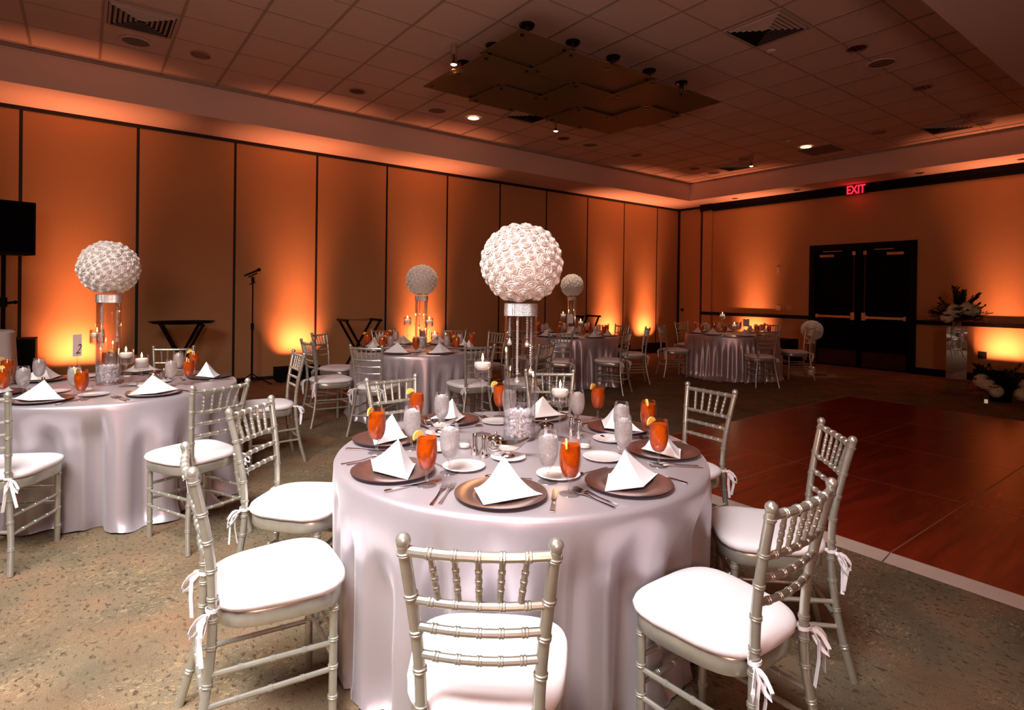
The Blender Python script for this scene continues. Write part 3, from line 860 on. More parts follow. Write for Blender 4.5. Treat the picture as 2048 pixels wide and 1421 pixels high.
def make_spoon():
    mb = MB(); mb.add(*((lambda pts: ([v for y, w in pts for v in ((-w, y, 0.0005), (w, y, 0.0005), (w, y, 0.0025), (-w, y, 0.0025))],
        [(i * 4 + k, i * 4 + (k + 1) % 4, i * 4 + 4 + (k + 1) % 4, i * 4 + 4 + k) for i in range(len(pts) - 1) for k in range(4)] + [(3, 2, 1, 0), tuple((len(pts) - 1) * 4 + k for k in range(4))]))([(-0.085, 0.005), (-0.03, 0.0028), (0.035, 0.0028), (0.045, 0.004)])))
    mb.sphere((0, 0.062, 0.0045), 0.015, 14, 8, (0.95, 1.45, 0.26))
    return mb
def simple(name, mb, m_, cat, smooth=True, angle=35):
    o = build(name, mb, m_, None, smooth, angle); o['category'] = cat; return o
TEA, WAT, CHG = Proto(make_tea()), Proto(make_water()), Proto(make_charger())
NAP = [Proto(make_napkin(k)) for k in range(3)]
FORK = Proto(simple('fork', make_fork(), M['steel'], 'fork')); KNIFE = Proto(simple('knife', make_knife(), M['steel'], 'knife')); SPOON = Proto(simple('dessert_spoon', make_spoon(), M['steel'], 'spoon'))
BREAD = Proto(simple('bread_plate', lathe_obj([(0.0001, 0.004), (0.045, 0.004), (0.055, 0.006), (0.078, 0.011), (0.080, 0.0105), (0.078, 0.008), (0.05, 0.001), (0.045, 0.0), (0.0001, 0.0)], 40), M['china'], 'plate'))
SAUCER = Proto(simple('saucer', lathe_obj([(0.0001, 0.004), (0.04, 0.004), (0.068, 0.010), (0.070, 0.0095), (0.04, 0.0), (0.0001, 0.0)], 36), M['china'], 'saucer'))
def make_boat():
    t = thing('gravy_boat', 'x', 'gravy boat')
    mb = MB(); NA = 36
    layers = [(0.020, 0.0, 0.0, 0), (0.018, 0.004, 0, 0), (0.008, 0.012, 0, 0), (0.010, 0.018, 0, 0), (0.026, 0.026, 0, 0.2), (0.034, 0.040, 0, 0.6), (0.038, 0.052, 0.0, 1.0), (0.0365, 0.053, 0, 1.0), (0.030, 0.038, 0, 0.5), (0.0001, 0.030, 0, 0)]
    vs = []; k_ = len(layers)
    for i in range(NA):
        a = 2 * pi * i / NA
        for (r, z, _, sp) in layers:
            spout = sp * max(0, cos(a)) ** 6
            x = r * cos(a) * (1.35 + 0.95 * spout); y = r * sin(a) * (0.95 - 0.2 * spout)
            vs.append((x, y, z + 0.020 * spout * sp))
    fs = [(i * k_ + j, ((i + 1) % NA) * k_ + j, ((i + 1) % NA) * k_ + j + 1, i * k_ + j + 1) for i in range(NA) for j in range(k_ - 1)]
    mb.add(vs, fs)
    build('boat_body', mb, M['steel'], t)
    h = [(-0.046, 0, 0.050), (-0.062, 0, 0.062), (-0.078, 0, 0.055), (-0.080, 0, 0.038), (-0.066, 0, 0.024), (-0.045, 0, 0.026)]
    build('handle', MB().tube(h, 0.0035, 8), M['steel'], t)
    return t
BOAT = Proto(make_boat())
SHAKER = Proto(simple('shaker', lathe_obj([(0.0001, 0.0), (0.0165, 0.0), (0.017, 0.003), (0.0125, 0.04), (0.0105, 0.07), (0.0105, 0.078), (0.008, 0.085), (0.0001, 0.087)], 20), M['steel'], 'shaker'))
def make_sugar():
    t = thing('sugar_bowl', 'x', 'sugar bowl')
    build('bowl', lathe_obj([(0.0001, 0.0), (0.030, 0.0), (0.034, 0.008), (0.036, 0.03), (0.034, 0.045), (0.033, 0.046), (0.0001, 0.044)], 28), M['steel'], t)
    build('lid', lathe_obj([(0.036, 0.0465), (0.034, 0.051), (0.018, 0.058), (0.004, 0.060), (0.003, 0.066), (0.0065, 0.070), (0.004, 0.075), (0.0001, 0.076)], 28), M['steel'], t)
    return t
SUGAR = Proto(make_sugar())
def make_votive():
    t = thing('votive_glass', 'x', 'votive')
    build('cup', lathe_obj([(0.0001, 0.0), (0.024, 0.0), (0.0265, 0.004), (0.0285, 0.034), (0.0262, 0.034), (0.024, 0.007), (0.0001, 0.007)], 28), M['glass'], t)
    build('wax', MB().cyl(0.0225, 0.0075, 0.016, 20), M['candle'], t)
    return t
VOT = Proto(make_votive())
def make_holder(H):
    """tall stemmed glass with a floating candle; H is the rim height above the table"""
    t = thing('floating_candle_holder', 'x', 'candle holder')
    b = H - 0.098
    pr = [(0.0001, 0.0), (0.040, 0.0), (0.043, 0.002), (0.040, 0.004), (0.014, 0.009), (0.0055, 0.018), (0.0045, b * 0.5), (0.006, b - 0.022), (0.014, b - 0.008), (0.040, b - 0.002), (0.0445, b + 0.006), (0.0445, H), (0.0425, H), (0.0425, b + 0.009), (0.0001, b + 0.008)]
    build('stemmed_glass', lathe_obj(pr, 32), M['glass'], t)
    build('water', MB().lathe([(0.0001, b + 0.0095), (0.0415, b + 0.0095), (0.0415, b + 0.052), (0.0001, b + 0.052)], 28), M['water'], t)
    cn = build('candle', lathe_obj([(0.0001, b + 0.038), (0.024, b + 0.040), (0.036, b + 0.052), (0.0385, b + 0.064), (0.036, b + 0.072), (0.010, b + 0.073), (0.0001, b + 0.072)], 28), M['candle'], t)
    build('wick', MB().cyl(0.0008, b + 0.072, b + 0.081, 6), M['wick'], cn)
    build('flame', lathe_obj([(0.0001, b + 0.078), (0.0045, b + 0.086), (0.0055, b + 0.092), (0.0035, b + 0.104), (0.0001, b + 0.116)], 12), M['flame'], cn)
    return t
HOLD = {H: Proto(make_holder(H)) for H in (0.36, 0.25, 0.19)}

# ------------------------------------------------------------------ centrepieces
def rose_mb():
    mb = MB(); rr = random.Random(5)
    def cup(r0, r1, z0, z1, n, ph, wav, curl):
        N = 18; vs = []
        rows = [(r0, z0), ((r0 + r1) / 2 + 0.002, (z0 + z1) / 2 - 0.001), (r1, z1), (r1 + curl, z1 - 0.0015)]
        for (r, z) in rows:
            for i in range(N):
                a = 2 * pi * i / N; w = abs(sin(n * a / 2 + ph))
                k = rows.index((r, z)) / 3
                vs.append((r * (1 + 0.13 * k * w) * cos(a), r * (1 + 0.13 * k * w) * sin(a), z + wav * k * (w - 0.6)))
        fs = []
        for j in range(len(rows) - 1):
            for i in range(N): fs.append((j * N + i, j * N + (i + 1) % N, (j + 1) * N + (i + 1) % N, (j + 1) * N + i))
        mb.add(vs, fs)
    cup(0.012, 0.0345, -0.004, 0.007, 5, 0.3, 0.006, 0.003)
    cup(0.010, 0.0265, 0.000, 0.0165, 5, 1.1, 0.006, 0.002)
    cup(0.008, 0.0190, 0.002, 0.0235, 4, 0.2, 0.004, 0.001)
    cup(0.005, 0.0120, 0.006, 0.0280, 3, 1.4, 0.003, 0.0003)
    cup(0.002, 0.0060, 0.008, 0.0305, 3, 0.4, 0.002, 0.0)
    mb.disc(0.031, 0.0035, 14); mb.disc(0.023, 0.0090, 14); mb.disc(0.016, 0.0150, 14); mb.disc(0.009, 0.0210, 12)
    return mb
ROSE = rose_mb()
def fib(n):
    for i in range(n):
        z = 1 - 2 * (i + 0.5) / n; r = sqrt(1 - z * z); a = i * 2.39996323
        yield Vector((r * cos(a), r * sin(a), z))
BR, NR = 0.153, 150
def rose_mats():
    rr = random.Random(9); out = []
    for v in fib(NR):
        if v.z < -0.925: continue
        q = v.to_track_quat('Z', 'Y').to_matrix().to_4x4()
        s_ = rr.uniform(0.95, 1.2)
        out.append((v, Matrix.Translation(v * BR) @ q @ Matrix.Rotation(rr.uniform(0, 6.28), 4, 'Z') @ Matrix.Scale(s_, 4)))
    return out
RM = rose_mats()
def ball_mesh():
    mb = MB()
    for v, mt in RM: mb.merge(ROSE, mt)
    return mb
def make_ball(detailed, viewdir=None):
    t = thing('rose_ball', 'x', 'flower ball')
    build('foam_core', MB().sphere((0, 0, 0), BR + 0.003, 32, 20), M['ballcore'], t)
    if not detailed:
        build('roses', ball_mesh(), M['rose'], t, True, 60)['kind'] = 'stuff'
        return t
    ordd = sorted(RM, key=lambda q: -q[0].dot(viewdir)); first = None
    for v, mt in ordd[:96]:
        if first is None: o = first = build('rose', ROSE, M['rose'], t, True, 60)
        else: o = first.copy(); col.objects.link(o); o.parent = t
        o.matrix_local = mt
    mb = MB()
    for v, mt in ordd[96:]: mb.merge(ROSE, mt)
    build('roses', mb, M['rose'], t, True, 60)['kind'] = 'stuff'
    return t
def band_mat():
    m_ = mat('rhinestone_band', (0.80, 0.78, 0.76), 0.18, 0.75)
    nt = m_.node_tree; b = nt.nodes['Principled BSDF']
    tc = nt.nodes.new('ShaderNodeTexCoord'); vo = nt.nodes.new('ShaderNodeTexVoronoi'); vo.inputs['Scale'].default_value = 230; vo.inputs['Randomness'].default_value = 0.15
    nt.links.new(tc.outputs['Object'], vo.inputs['Vector'])
    bp = nt.nodes.new('ShaderNodeBump'); bp.inputs['Strength'].default_value = 1.0; bp.inputs['Distance'].default_value = 0.004
    nt.links.new(vo.outputs['Distance'], bp.inputs['Height']); nt.links.new(bp.outputs[0], b.inputs['Normal'])
    return m_
M['band'] = band_mat()
def gem_cluster(r, z0, z1, n, s0):
    rr = random.Random(2); mb = MB()
    for k in range(n):
        a = rr.uniform(0, 6.283); q = r * sqrt(rr.uniform(0.25, 1)); z = rr.uniform(z0, z1 - (0.012 * (q / r) ** 2))
        s_ = s0 * rr.uniform(0.7, 1.3)
        vs = [(s_, 0, 0), (-s_, 0, 0), (0, s_, 0), (0, -s_, 0), (0, 0, s_ * 1.3), (0, 0, -s_ * 1.3)]
        o = MB().add(vs, [(0, 2, 4), (2, 1, 4), (1, 3, 4), (3, 0, 4), (2, 0, 5), (1, 2, 5), (3, 1, 5), (0, 3, 5)])
        mb.merge(o, Matrix.Translation((q * cos(a), q * sin(a), z)) @ Matrix.Rotation(rr.uniform(0, 3), 4, 'X') @ Matrix.Rotation(rr.uniform(0, 3), 4, 'Z'))
    return mb
def make_vase():   # collar at the top carries the flower ball
    t = thing('tall_glass_vase', 'x', 'vase'); R_ = 0.0725; H = 0.612
    build('glass_cylinder', lathe_obj([(0.0001, 0.0), (R_ - 0.003, 0.0), (R_, 0.003), (R_, H), (R_ - 0.003, H), (R_ - 0.003, 0.012), (0.0001, 0.012)], 48), M['glass'], t)
    build('rhinestone_collar', lathe_obj([(R_ + 0.0006, H - 0.056), (R_ + 0.003, H - 0.055), (R_ + 0.003, H - 0.001), (R_ + 0.0006, H)], 64), M['band'], t)
    g = build('crystal_gems', gem_cluster(R_ - 0.010, 0.020, 0.134, 900, 0.0085), M['gems'], t, False); g['kind'] = 'stuff'
    for (a, ln, r_) in ((3.75, 0.27, 0.046), (5.9, 0.235, 0.050), (0.3, 0.12, 0.052), (2.6, 0.10, 0.050)):
        sb = MB(); x, y = r_ * cos(a), r_ * sin(a); z = H - 0.01
        while z > H - 0.045 - ln:
            sb.sphere((x, y, z), 0.0064, 7, 5); z -= 0.0112
        z += 0.006
        sb.lathe([(0.0001, 0), (0.003, -0.008), (0.0105, -0.024), (0.0115, -0.030), (0.008, -0.038), (0.0001, -0.042)], 7, (x, y, z))
        build('crystal_strand', sb, M['crystal'], t, False)
    return t
VASE = Proto(make_vase())
BALL = Proto(make_ball(False))
CP = {1: (-10.85, -7.315), 2: (-12.29, -4.60), 3: (-9.28, -3.40), 4: (-6.22, -2.66)}
VL = {1: 'tall clear cylinder vase with crystal strands in the middle of the nearest table',
      2: 'tall clear cylinder vase lit orange from behind on the left table',
      3: 'tall clear cylinder vase on the middle back table',
      4: 'tall clear cylinder vase on the far table by the partition wall',
      5: 'clear cylinder vase standing on the carpet beside the black double doors'}
BL = {1: 'largest white rose ball on the vase of the nearest table',
      2: 'white rose ball on the vase of the left table',
      3: 'white rose ball on the vase of the middle back table',
      4: 'small-looking white rose ball on the far table by the partition wall',
      5: 'low white rose ball on the floor vase beside the doors'}
vd = (CAMPOS - Vector((CP[1][0], CP[1][1], 1.535))).normalized()
for t_ in (1, 2, 3, 4, 5):
    x, y, z = (*CP[t_], ZT) if t_ < 5 else (-1.93, -4.37, 0.0015)
    VASE.place((x, y, z), 0, VL[t_], 'tall vases with crystal strands')
    zb = z + 0.612 + 0.180
    if t_ == 1:
        b_ = make_ball(True, vd); b_.location = (x, y, zb); b_['label'] = BL[1]; b_['group'] = 'white rose balls'
    else: BALL.place((x, y, zb), t_ * 1.3, BL[t_], 'white rose balls')
point('vase_gem_light', (CP[1][0], CP[1][1], ZT + 0.09), 0.7, (1.0, 0.93, 0.95), 0.03)
point('vase_gem_light', (-1.93, -4.37, 0.07), 0.8, (1.0, 0.45, 0.2), 0.03)
for t_ in (2, 3, 4): point('vase_gem_light', (*CP[t_], ZT + 0.08), 0.5, (1.0, 0.75, 0.65), 0.03)

# ------------------------------------------------------------------ place settings
SEATS = {
 1: [(-134, 'front'), (-179, 'front left'), (135, 'left'), (90, 'back left'), (43, 'back'), (-1, 'back right'), (-42, 'right'), (-89, 'front right')],
 2: [(-126, 'near left'), (-71, 'near right'), (2, 'right'), (71, 'far right'), (131, 'far left'), (187, 'left')],
 3: [(-97, 'near'), (-142, 'near left'), (180, 'left'), (130, 'far left'), (84, 'far'), (40, 'far right'), (2, 'right'), (-44, 'near right')],
 4: [(-95, 'near right'), (-134, 'near'), (190, 'left'), (138, 'far left'), (88, 'far'), (42, 'far right'), (-4, 'right'), (-48, 'lower right')],
 5: [(-127, 'near right'), (-178, 'near left'), (140, 'left'), (88, 'far left'), (42, 'far'), (-1, 'far right'), (-46, 'right'), (-84, 'lower right')],
}
def polar(t_, a, r): return C[t_][0] + r * cos(radians(a)), C[t_][1] + r * sin(radians(a))
TEA_OFF = {(1, -134): (22, .59), (1, -179): (19, .60), (1, -1): (18, .70), (1, -89): (27, .58), (2, -71): (39, .50), (2, 2): (23, .58), (2, 131): (20, .64)}
WAT_OFF = {(1, -134): (18, .46), (1, -179): (16, .45), (1, 135): (15, .46), (1, 90): (16, .47), (1, 43): (17, .45), (1, -1): (19, .50), (1, -89): (28, .44), (2, -71): (30, .42), (2, 2): (27, .48), (2, -126): (6, .40), (2, 187): (20, .50)}
rnd = random.Random(21)
for t_, seats in SEATS.items():
    for k, (a, nm) in enumerate(seats):
        x, y = polar(t_, a, 0.595); ph = radians(a) + pi / 2       # local +y points to the table centre
        where = 'at the %s seat of the %s' % (nm, TS[t_])
        g = 'the ' + TS[t_]
        CHG.place((x, y, ZT), ph, 'round bronze charger plate ' + where, 'charger plates on ' + g)
        kind = 0 if t_ > 2 else {-134: 1, 90: 1, 43: 2, 71: 2}.get(a, 0)
        NAP[kind].place((x, y, ZT + 0.0163), ph + rnd.uniform(-0.15, 0.15), 'white folded napkin ' + where, 'folded napkins on ' + g, 1.0)
        o1, r1 = TEA_OFF.get((t_, a), (20, 0.60)); o2, r2 = WAT_OFF.get((t_, a), (18, 0.46))
        tx, ty = polar(t_, a + o1, r1); wx, wy = polar(t_, a + o2, r2)
        TEA.place((tx, ty, ZT), rnd.uniform(0, 6.28) if t_ != 1 else rnd.uniform(-0.6, 0.8), 'goblet of iced tea with lemon ' + where, 'iced tea goblets on ' + g)
        WAT.place((wx, wy, ZT), rnd.uniform(0, 6), 'goblet of ice water ' + where, 'ice water goblets on ' + g)
        if t_ <= 2:
            mt = RT(x, y, ZT, ph)
            for (lx, nmx) in ((-0.176, 'inner'), (-0.200, 'outer')):
                q = mt @ Vector((lx, -0.01 - (0.012 if nmx == 'outer' else 0), 0)); 
                FORK.place(tuple(q), ph, '%s silver fork left of the charger %s' % (nmx, where), 'dinner forks on ' + g)
            q = mt @ Vector((0.172, -0.01, 0)); KNIFE.place(tuple(q), ph, 'silver knife right of the charger ' + where, 'knives on ' + g)
            q = mt @ Vector((0.0, 0.178, 0)); SPOON.place(tuple(q), ph + pi / 2, 'dessert spoon above the charger ' + where, 'dessert spoons on ' + g)
        if t_ == 3:
            bx, by = polar(t_, a - 29, 0.385) if a not in (2, -44) else polar(t_, a - 24, 0.33); BREAD.place((bx, by, ZT), 0, 'small white bread plate ' + where, 'bread plates on ' + g)
for (a, r, w) in ((-163, .37, 'front'), (-108, .40, 'front right'), (-62, .36, 'right'), (-18, .43, 'back right'), (67, .47, 'back'), (150, .355, 'left')):
    x, y = polar(1, a, r); BREAD.place((x, y, ZT), 0, 'small white bread plate for the %s seat of the nearest table' % w, 'bread plates on the nearest table')
for (a, r, w) in ((-104, .44, 'near right'), (105, .50, 'far left'), (-12, .27, 'right'), (-150, .35, 'near left')):
    x, y = polar(2, a, r); BREAD.place((x, y, ZT), 0, 'small white bread plate for the %s seat of the left table' % w, 'bread plates on the left table')

# ------------------------------------------------------------------ candles, condiments, cards
def hold(H, x, y, lab, lit=0.0):
    HOLD[H].place((x, y, ZT), 0, lab, 'floating candles in stemmed glasses')
    if lit: point('candle_light', (x, y, ZT + H + 0.03), lit, (1.0, 0.55, 0.25), 0.012)
hold(0.36, -10.95, -7.16, 'tall stemmed glass with floating candle, left of the vase on the nearest table', 0.8)
hold(0.25, -10.70, -7.42, 'shorter stemmed glass with floating candle, right of the vase on the nearest table', 0.8)
hold(0.36, -12.35, -4.36, 'tallest floating candle glass, behind the vase on the left table', 0.8)
hold(0.25, -12.20, -4.76, 'middle-height floating candle glass in front of the vase on the left table', 0.8)
hold(0.19, -12.10, -4.60, 'lowest floating candle glass, right of the vase on the left table', 0.8)
rv = (0.8, -0.6)
for (t_, off, dp, H, lab) in ((3, -0.17, 0.05, 0.36, 'tall floating candle glass left of the vase on the middle back table'),
                          (3, 0.11, -0.12, 0.36, 'tall floating candle glass right of the vase on the middle back table'),
                          (3, 0.16, -0.02, 0.19, 'low floating candle glass right of the vase on the middle back table'),
                          (4, -0.14, -0.05, 0.36, 'tall floating candle glass left of the vase on the far partition table'),
                          (4, 0.14, -0.05, 0.25, 'floating candle glass right of the vase on the far partition table'),
                          (5, -0.16, 0.0, 0.36, 'tall floating candle glass on the left of the table by the doors'),
                          (5, 0.26, 0.0, 0.25, 'middle floating candle glass on the right of the table by the doors'),
                          (5, 0.03, -0.05, 0.19, 'low floating candle glass in the middle of the table by the doors')):
    cx, cy = (CP[t_] if t_ < 5 else C[5])
    hold(H, cx + off * 0.8 + dp * 0.6, cy - off * 0.6 + dp * 0.8, lab, 0.5)
def cond(t_, cx, cy, rz, tn, extra=''):
    m_ = RT(cx, cy, ZT, rz)
    def P_(x, y, z=0): return tuple(m_ @ Vector((x, y, z)))
    return P_
BOAT.place((-11.075, -7.535, ZT + 0.0105), radians(-35), 'silver gravy boat on a saucer, front of the vase on the nearest table', 'gravy boats')
SAUCER.place((-11.075, -7.535, ZT), 0, 'white saucer under the front gravy boat on the nearest table', 'saucers')
BOAT.place((-11.10, -7.04, ZT + 0.0105), radians(-50), 'silver gravy boat at the left back of the nearest table', 'gravy boats')
SAUCER.place((-11.10, -7.04, ZT), 0, 'white saucer under the left back gravy boat on the nearest table', 'saucers')
for (x, y, lab) in ((-11.155, -7.415, 'left of the two silver shakers left of the gravy boat, nearest table'), (-11.145, -7.465, 'right of the two silver shakers left of the gravy boat, nearest table'),
                    (-10.615, -7.405, 'left of the two silver shakers by the right candle, nearest table'), (-10.62, -7.462, 'right of the two silver shakers by the right candle, nearest table'),
                    (-11.965, -4.60, 'left of the two silver shakers on the left table'), (-11.94, -4.64, 'right of the two silver shakers on the left table'),
                    (-12.63, -4.66, 'silver shaker beside the number card of the left table')):
    SHAKER.place((x, y, ZT), 0, lab, 'silver shakers')
SUGAR.place((-11.04, -7.40, ZT), 0.4, 'lidded silver sugar bowl behind the gravy boat on the nearest table', 'sugar bowls')
SUGAR.place((-10.70, -7.325, ZT), 0.4, 'lidded silver sugar bowl right of the vase on the nearest table', 'sugar bowls')
SUGAR.place((-12.02, -4.55, ZT), 0.4, 'lidded silver sugar bowl on the left table', 'sugar bowls')
SUGAR.place((-9.02, -3.42, ZT), 0.4, 'lidded silver sugar bowl on the middle back table', 'sugar bowls')
for (x, y, lab) in ((-11.14, -7.31, 'empty glass votive left of the vase on the nearest table'), (-10.72, -7.60, 'empty glass votive right of the goblets on the nearest table'),
                    (-12.40, -4.84, 'glass votive in front of the number card on the left table'), (-12.12, -4.86, 'glass votive below the right candle on the left table'), (-12.17, -4.33, 'glass votive behind the candles on the left table')):
    VOT.place((x, y, ZT), 0, lab, 'glass votives')
SAUCER.place((-12.12, -4.74, ZT), 0, 'white saucer behind the votive on the left table', 'saucers')
def card(x, y, z0, h, w, rz, lab, num, tilt=0.0):
    t = thing('table_number_card', lab, 'number card', (x, y, ZT), rz)
    build('stand', MB().cyl(0.028, 0.0, 0.004, 20).tube([(0, 0, 0.003), (0, 0, z0 + 0.02)], 0.0013, 6), M['steel'], t)
    c_ = build('card', MB().box(-w / 2, w / 2, -0.001, 0.001, z0, z0 + h), M['card'], t, False)
    if num:
        f = bpy.data.curves.new('n', 'FONT'); f.body = num; f.size = h * 0.62; f.shear = 0.4; f.align_x = 'CENTER'; f.extrude = 0.0003
        fo = bpy.data.objects.new('n', f); col.objects.link(fo)
        me = bpy.data.meshes.new_from_object(fo.evaluated_get(bpy.context.evaluated_depsgraph_get())); bpy.data.objects.remove(fo)
        me.materials.clear(); me.materials.append(M['carddk'])
        o = bpy.data.objects.new('numeral', me); col.objects.link(o); o.parent = c_
        o.location = (0.003, -0.0016, z0 + h * 0.12); o.rotation_euler = (radians(90), 0, 0)
def face_cam(x, y, off=0.0): return atan2(CAMPOS.y - y, CAMPOS.x - x) + pi / 2 + off
card(-12.46, -4.66, 0.205, 0.145, 0.075, face_cam(-12.46, -4.66, 0.9), 'white number card on a thin wire stand against the orange glow, left table', '2')
card(-6.36, -2.78, 0.20, 0.135, 0.095, face_cam(-6.36, -2.78, 0.1), 'white number card on a wire stand on the far partition table', '')
card(-3.32, -3.92, 0.14, 0.125, 0.10, face_cam(-3.32, -3.92, 0.1), 'blank white card on a wire stand on the table by the doors', '')

# ------------------------------------------------------------------ uplight fixtures
def make_par():
    t = thing('led_uplight', 'x', 'uplight')
    b = MB().box(-0.33, 0.33, -0.09, 0.09, 0.03, 0.19)
    for q in ((-0.33, 0.33, -0.09, -0.082), (-0.33, 0.33, 0.082, 0.09), (-0.33, -0.322, -0.082, 0.082), (0.322, 0.33, -0.082, 0.082)): b.box(*q, 0.19, 0.225)
    build('housing', b, M['blackplastic'], t, False)
    build('lens_strip', MB().box(-0.30, 0.30, -0.06, 0.06, 0.1905, 0.194), mat('amber_led_lens', (0.5, 0.2, 0.05), 0.2, emis=UP_COL, estr=0.4), t, False)
    for s_ in (-1, 1): build('foot', MB().box(s_ * 0.26 - 0.02, s_ * 0.26 + 0.02, -0.11, 0.11, 0.0, 0.03), M['blackplastic'], t, False)
    return t
PAR = Proto(make_par())
for x, lab in ((-12.50, 'black floor uplight glowing behind the left table'), (-9.78, 'black floor uplight behind the mic stand and left back chairs'), (-7.50, 'black floor uplight behind the middle back table'),
               (-2.60, 'black floor uplight behind the far partition table'), (-1.32, 'black floor uplight nearest the room corner')):
    PAR.place((x, -0.32, 0), 0, lab, 'black uplights along the walls')
PAR.place((-0.46, -2.23, 0), pi / 2, 'black floor uplight behind the table by the doors', 'black uplights along the walls')
PAR.place((-0.46, -6.68, 0), pi / 2, 'black floor uplight behind the floor flowers right of the pedestal', 'black uplights along the walls')

# ------------------------------------------------------------------ ceiling fittings
def make_can(lit):
    t = thing('recessed_downlight', 'x', 'ceiling light')
    build('trim_ring', lathe_obj([(0.105, 0.0), (0.103, -0.006), (0.088, -0.007), (0.086, 0.0)], 32), M['canring'], t)
    if lit: build('lamp', MB().disc(0.086, -0.004, 28, up=False), M['bulb'], t)
    else:
        build('reflector', lathe_obj([(0.087, -0.002), (0.070, 0.0), (0.0001, 0.0)], 28).add([(0, 0, 0)], []), M['can'], t)
        bl = MB()
        for k in range(3): bl.box(-0.07, 0.07, -0.045 + 0.045 * k - 0.003, -0.045 + 0.045 * k + 0.003, -0.009, -0.0005)
        build('baffle', bl, M['bronze'], t, False)
    return t
CAN, CANL = Proto(make_can(False)), Proto(make_can(True))
def make_round_speaker():
    t = thing('ceiling_speaker', 'x', 'speaker')
    build('bezel', lathe_obj([(0.150, 0.0), (0.148, -0.006), (0.128, -0.008), (0.126, -0.004)], 36), M['tile'], t)
    build('grille', lathe_obj([(0.126, -0.004), (0.06, -0.010), (0.0001, -0.012)], 36), M['grille'], t)
    return t
SPK = Proto(make_round_speaker())
def make_vent():
    t = thing('air_vent', 'x', 'air vent')
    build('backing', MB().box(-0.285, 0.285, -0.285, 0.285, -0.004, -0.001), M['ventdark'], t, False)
    fr = MB()
    def sq(h, w, z0, z1, sl=0.0):
        o = MB()
        for k in range(4):
            a = k * pi / 2
            q = MB().add([(-h, -h, z0), (h, -h, z0), (h - w, -h + w, z1), (-h + w, -h + w, z1)], [(0, 1, 2, 3)])
            o.merge(q, Matrix.Rotation(a, 4, 'Z'))
        return o
    build('frame', sq(0.300, 0.025, -0.009, -0.009).merge(sq(0.300, 0.0001, -0.009, 0.0)), M['ventslat'], t, False)
    for h in (0.268, 0.226, 0.184, 0.142, 0.100, 0.058):
        build('slat', sq(h, 0.022, -0.004, -0.022), M['ventslat'], t, False)
    return t
VENT = Proto(make_vent())
CZ = HF - 0.0075
def put_c(pr, lst, group):
    for (x, y, lab) in lst: pr.place((x, y, CZ), 0, lab, group)
put_c(CAN, [(-11.386, -2.02, 'dark recessed downlight right of the upper left ceiling vent'),
            (-9.542, -2.02, 'dark recessed downlight above the third and fourth partition panels'),
            (-5.894, -2.05, 'dark recessed downlight below the middle ceiling vent'),
            (-4.048, -2.05, 'faint recessed downlight between the middle vent and the room corner'),
            (-2.23, -2.05, 'faint recessed downlight closest to the ceiling corner'),
            (-2.22, -3.165, 'faint recessed downlight just behind the right hanging spotlight'),
            (-5.88, -6.665, 'largest-looking dark recessed downlight at the upper right'),
            (-4.024, -6.67, 'second recessed downlight along the upper right ceiling edge'),
            (-2.231, -6.68, 'third recessed downlight along the right ceiling edge, near the square vent'),
            (-2.264, -5.528, 'faint recessed downlight left of the far right square vent')], 'unlit recessed downlights in the tile ceiling')
put_c(CANL, [(-7.714, -2.03, 'lit recessed downlight left of the glass panel fixture'), (-2.249, -4.366, 'lit recessed downlight above the exit sign side of the room')], 'lit recessed downlights')
CANS = CAN
for (x, y, lab) in ((-0.49, -1.909, 'small recessed light in the soffit nearest the room corner'), (-0.495, -3.334, 'small recessed light in the soffit left of the exit sign'),
                    (-0.51, -5.533, 'small recessed light in the soffit right of the exit sign'), (-0.503, -6.933, 'small recessed light in the soffit at the right edge of the photo')):
    CAN.place((x, y, HS - 0.0005), 0, lab, 'recessed lights in the soffit', 0.72)
put_c(SPK, [(-11.998, -1.975, 'round ceiling speaker below the upper left vent'), (-8.323, -1.993, 'round ceiling speaker left of the lit downlight'), (-5.256, -2.036, 'round ceiling speaker right of the middle vent'),
            (-1.593, -2.078, 'round ceiling speaker in the far ceiling corner'), (-5.246, -6.664, 'largest-looking round ceiling speaker at the upper right'), (-1.622, -6.682, 'round ceiling speaker at the far right by the square vent')], 'round ceiling speakers')
put_c(VENT, [(-11.99, -2.60, 'square ceiling vent at the upper left of the photo'), (-7.15, -2.70, 'square ceiling vent in front of the glass panel fixture'), (-1.79, -2.70, 'square ceiling vent beside the right hanging spotlight'),
             (-7.03, -6.31, 'square ceiling vent at the top right, largest of the right-hand vents'), (-1.80, -6.31, 'square ceiling vent at the far right above the pedestal')], 'square louvred ceiling vents')
tag(build('ceiling_hatch', MB().box(-0.29, 0.29, -0.29, 0.29, -0.003, 0.0), M['grille'], None, False, loc=(-1.80, -4.42, CZ)), 'plain dark square ceiling panel next to the lit downlight', 'ceiling panel')
for (x, y, lab) in ((-6.517, -6.071, 'small white ceiling disc below the top right vent'), (-2.863, -4.37, 'small white ceiling disc left of the far lit downlight')):
    tag(build('smoke_detector', lathe_obj([(0.05, 0.0), (0.046, -0.016), (0.02, -0.022), (0.0001, -0.022)], 20), M['drywall'], None, loc=(x, y, CZ)), lab, 'smoke detector', 'small ceiling discs')
def make_spotfix():
    t = thing('hanging_spotlight', 'x', 'spotlight')
    build('canopy', MB().cyl(0.032, -0.105, 0.0, 20), M['canring'], t)
    build('rod', MB().cyl(0.007, -0.17, -0.105, 10), M['rosette'], t)
    build('lamp_head', lathe_obj([(0.010, -0.168), (0.016, -0.178), (0.036, -0.212), (0.036, -0.214)], 20), M['rosette'], t)
    build('bulb', lathe_obj([(0.034, -0.212), (0.020, -0.222), (0.0001, -0.225)], 20), M['bulb'], t)
    return t
SF = Proto(make_spotfix())
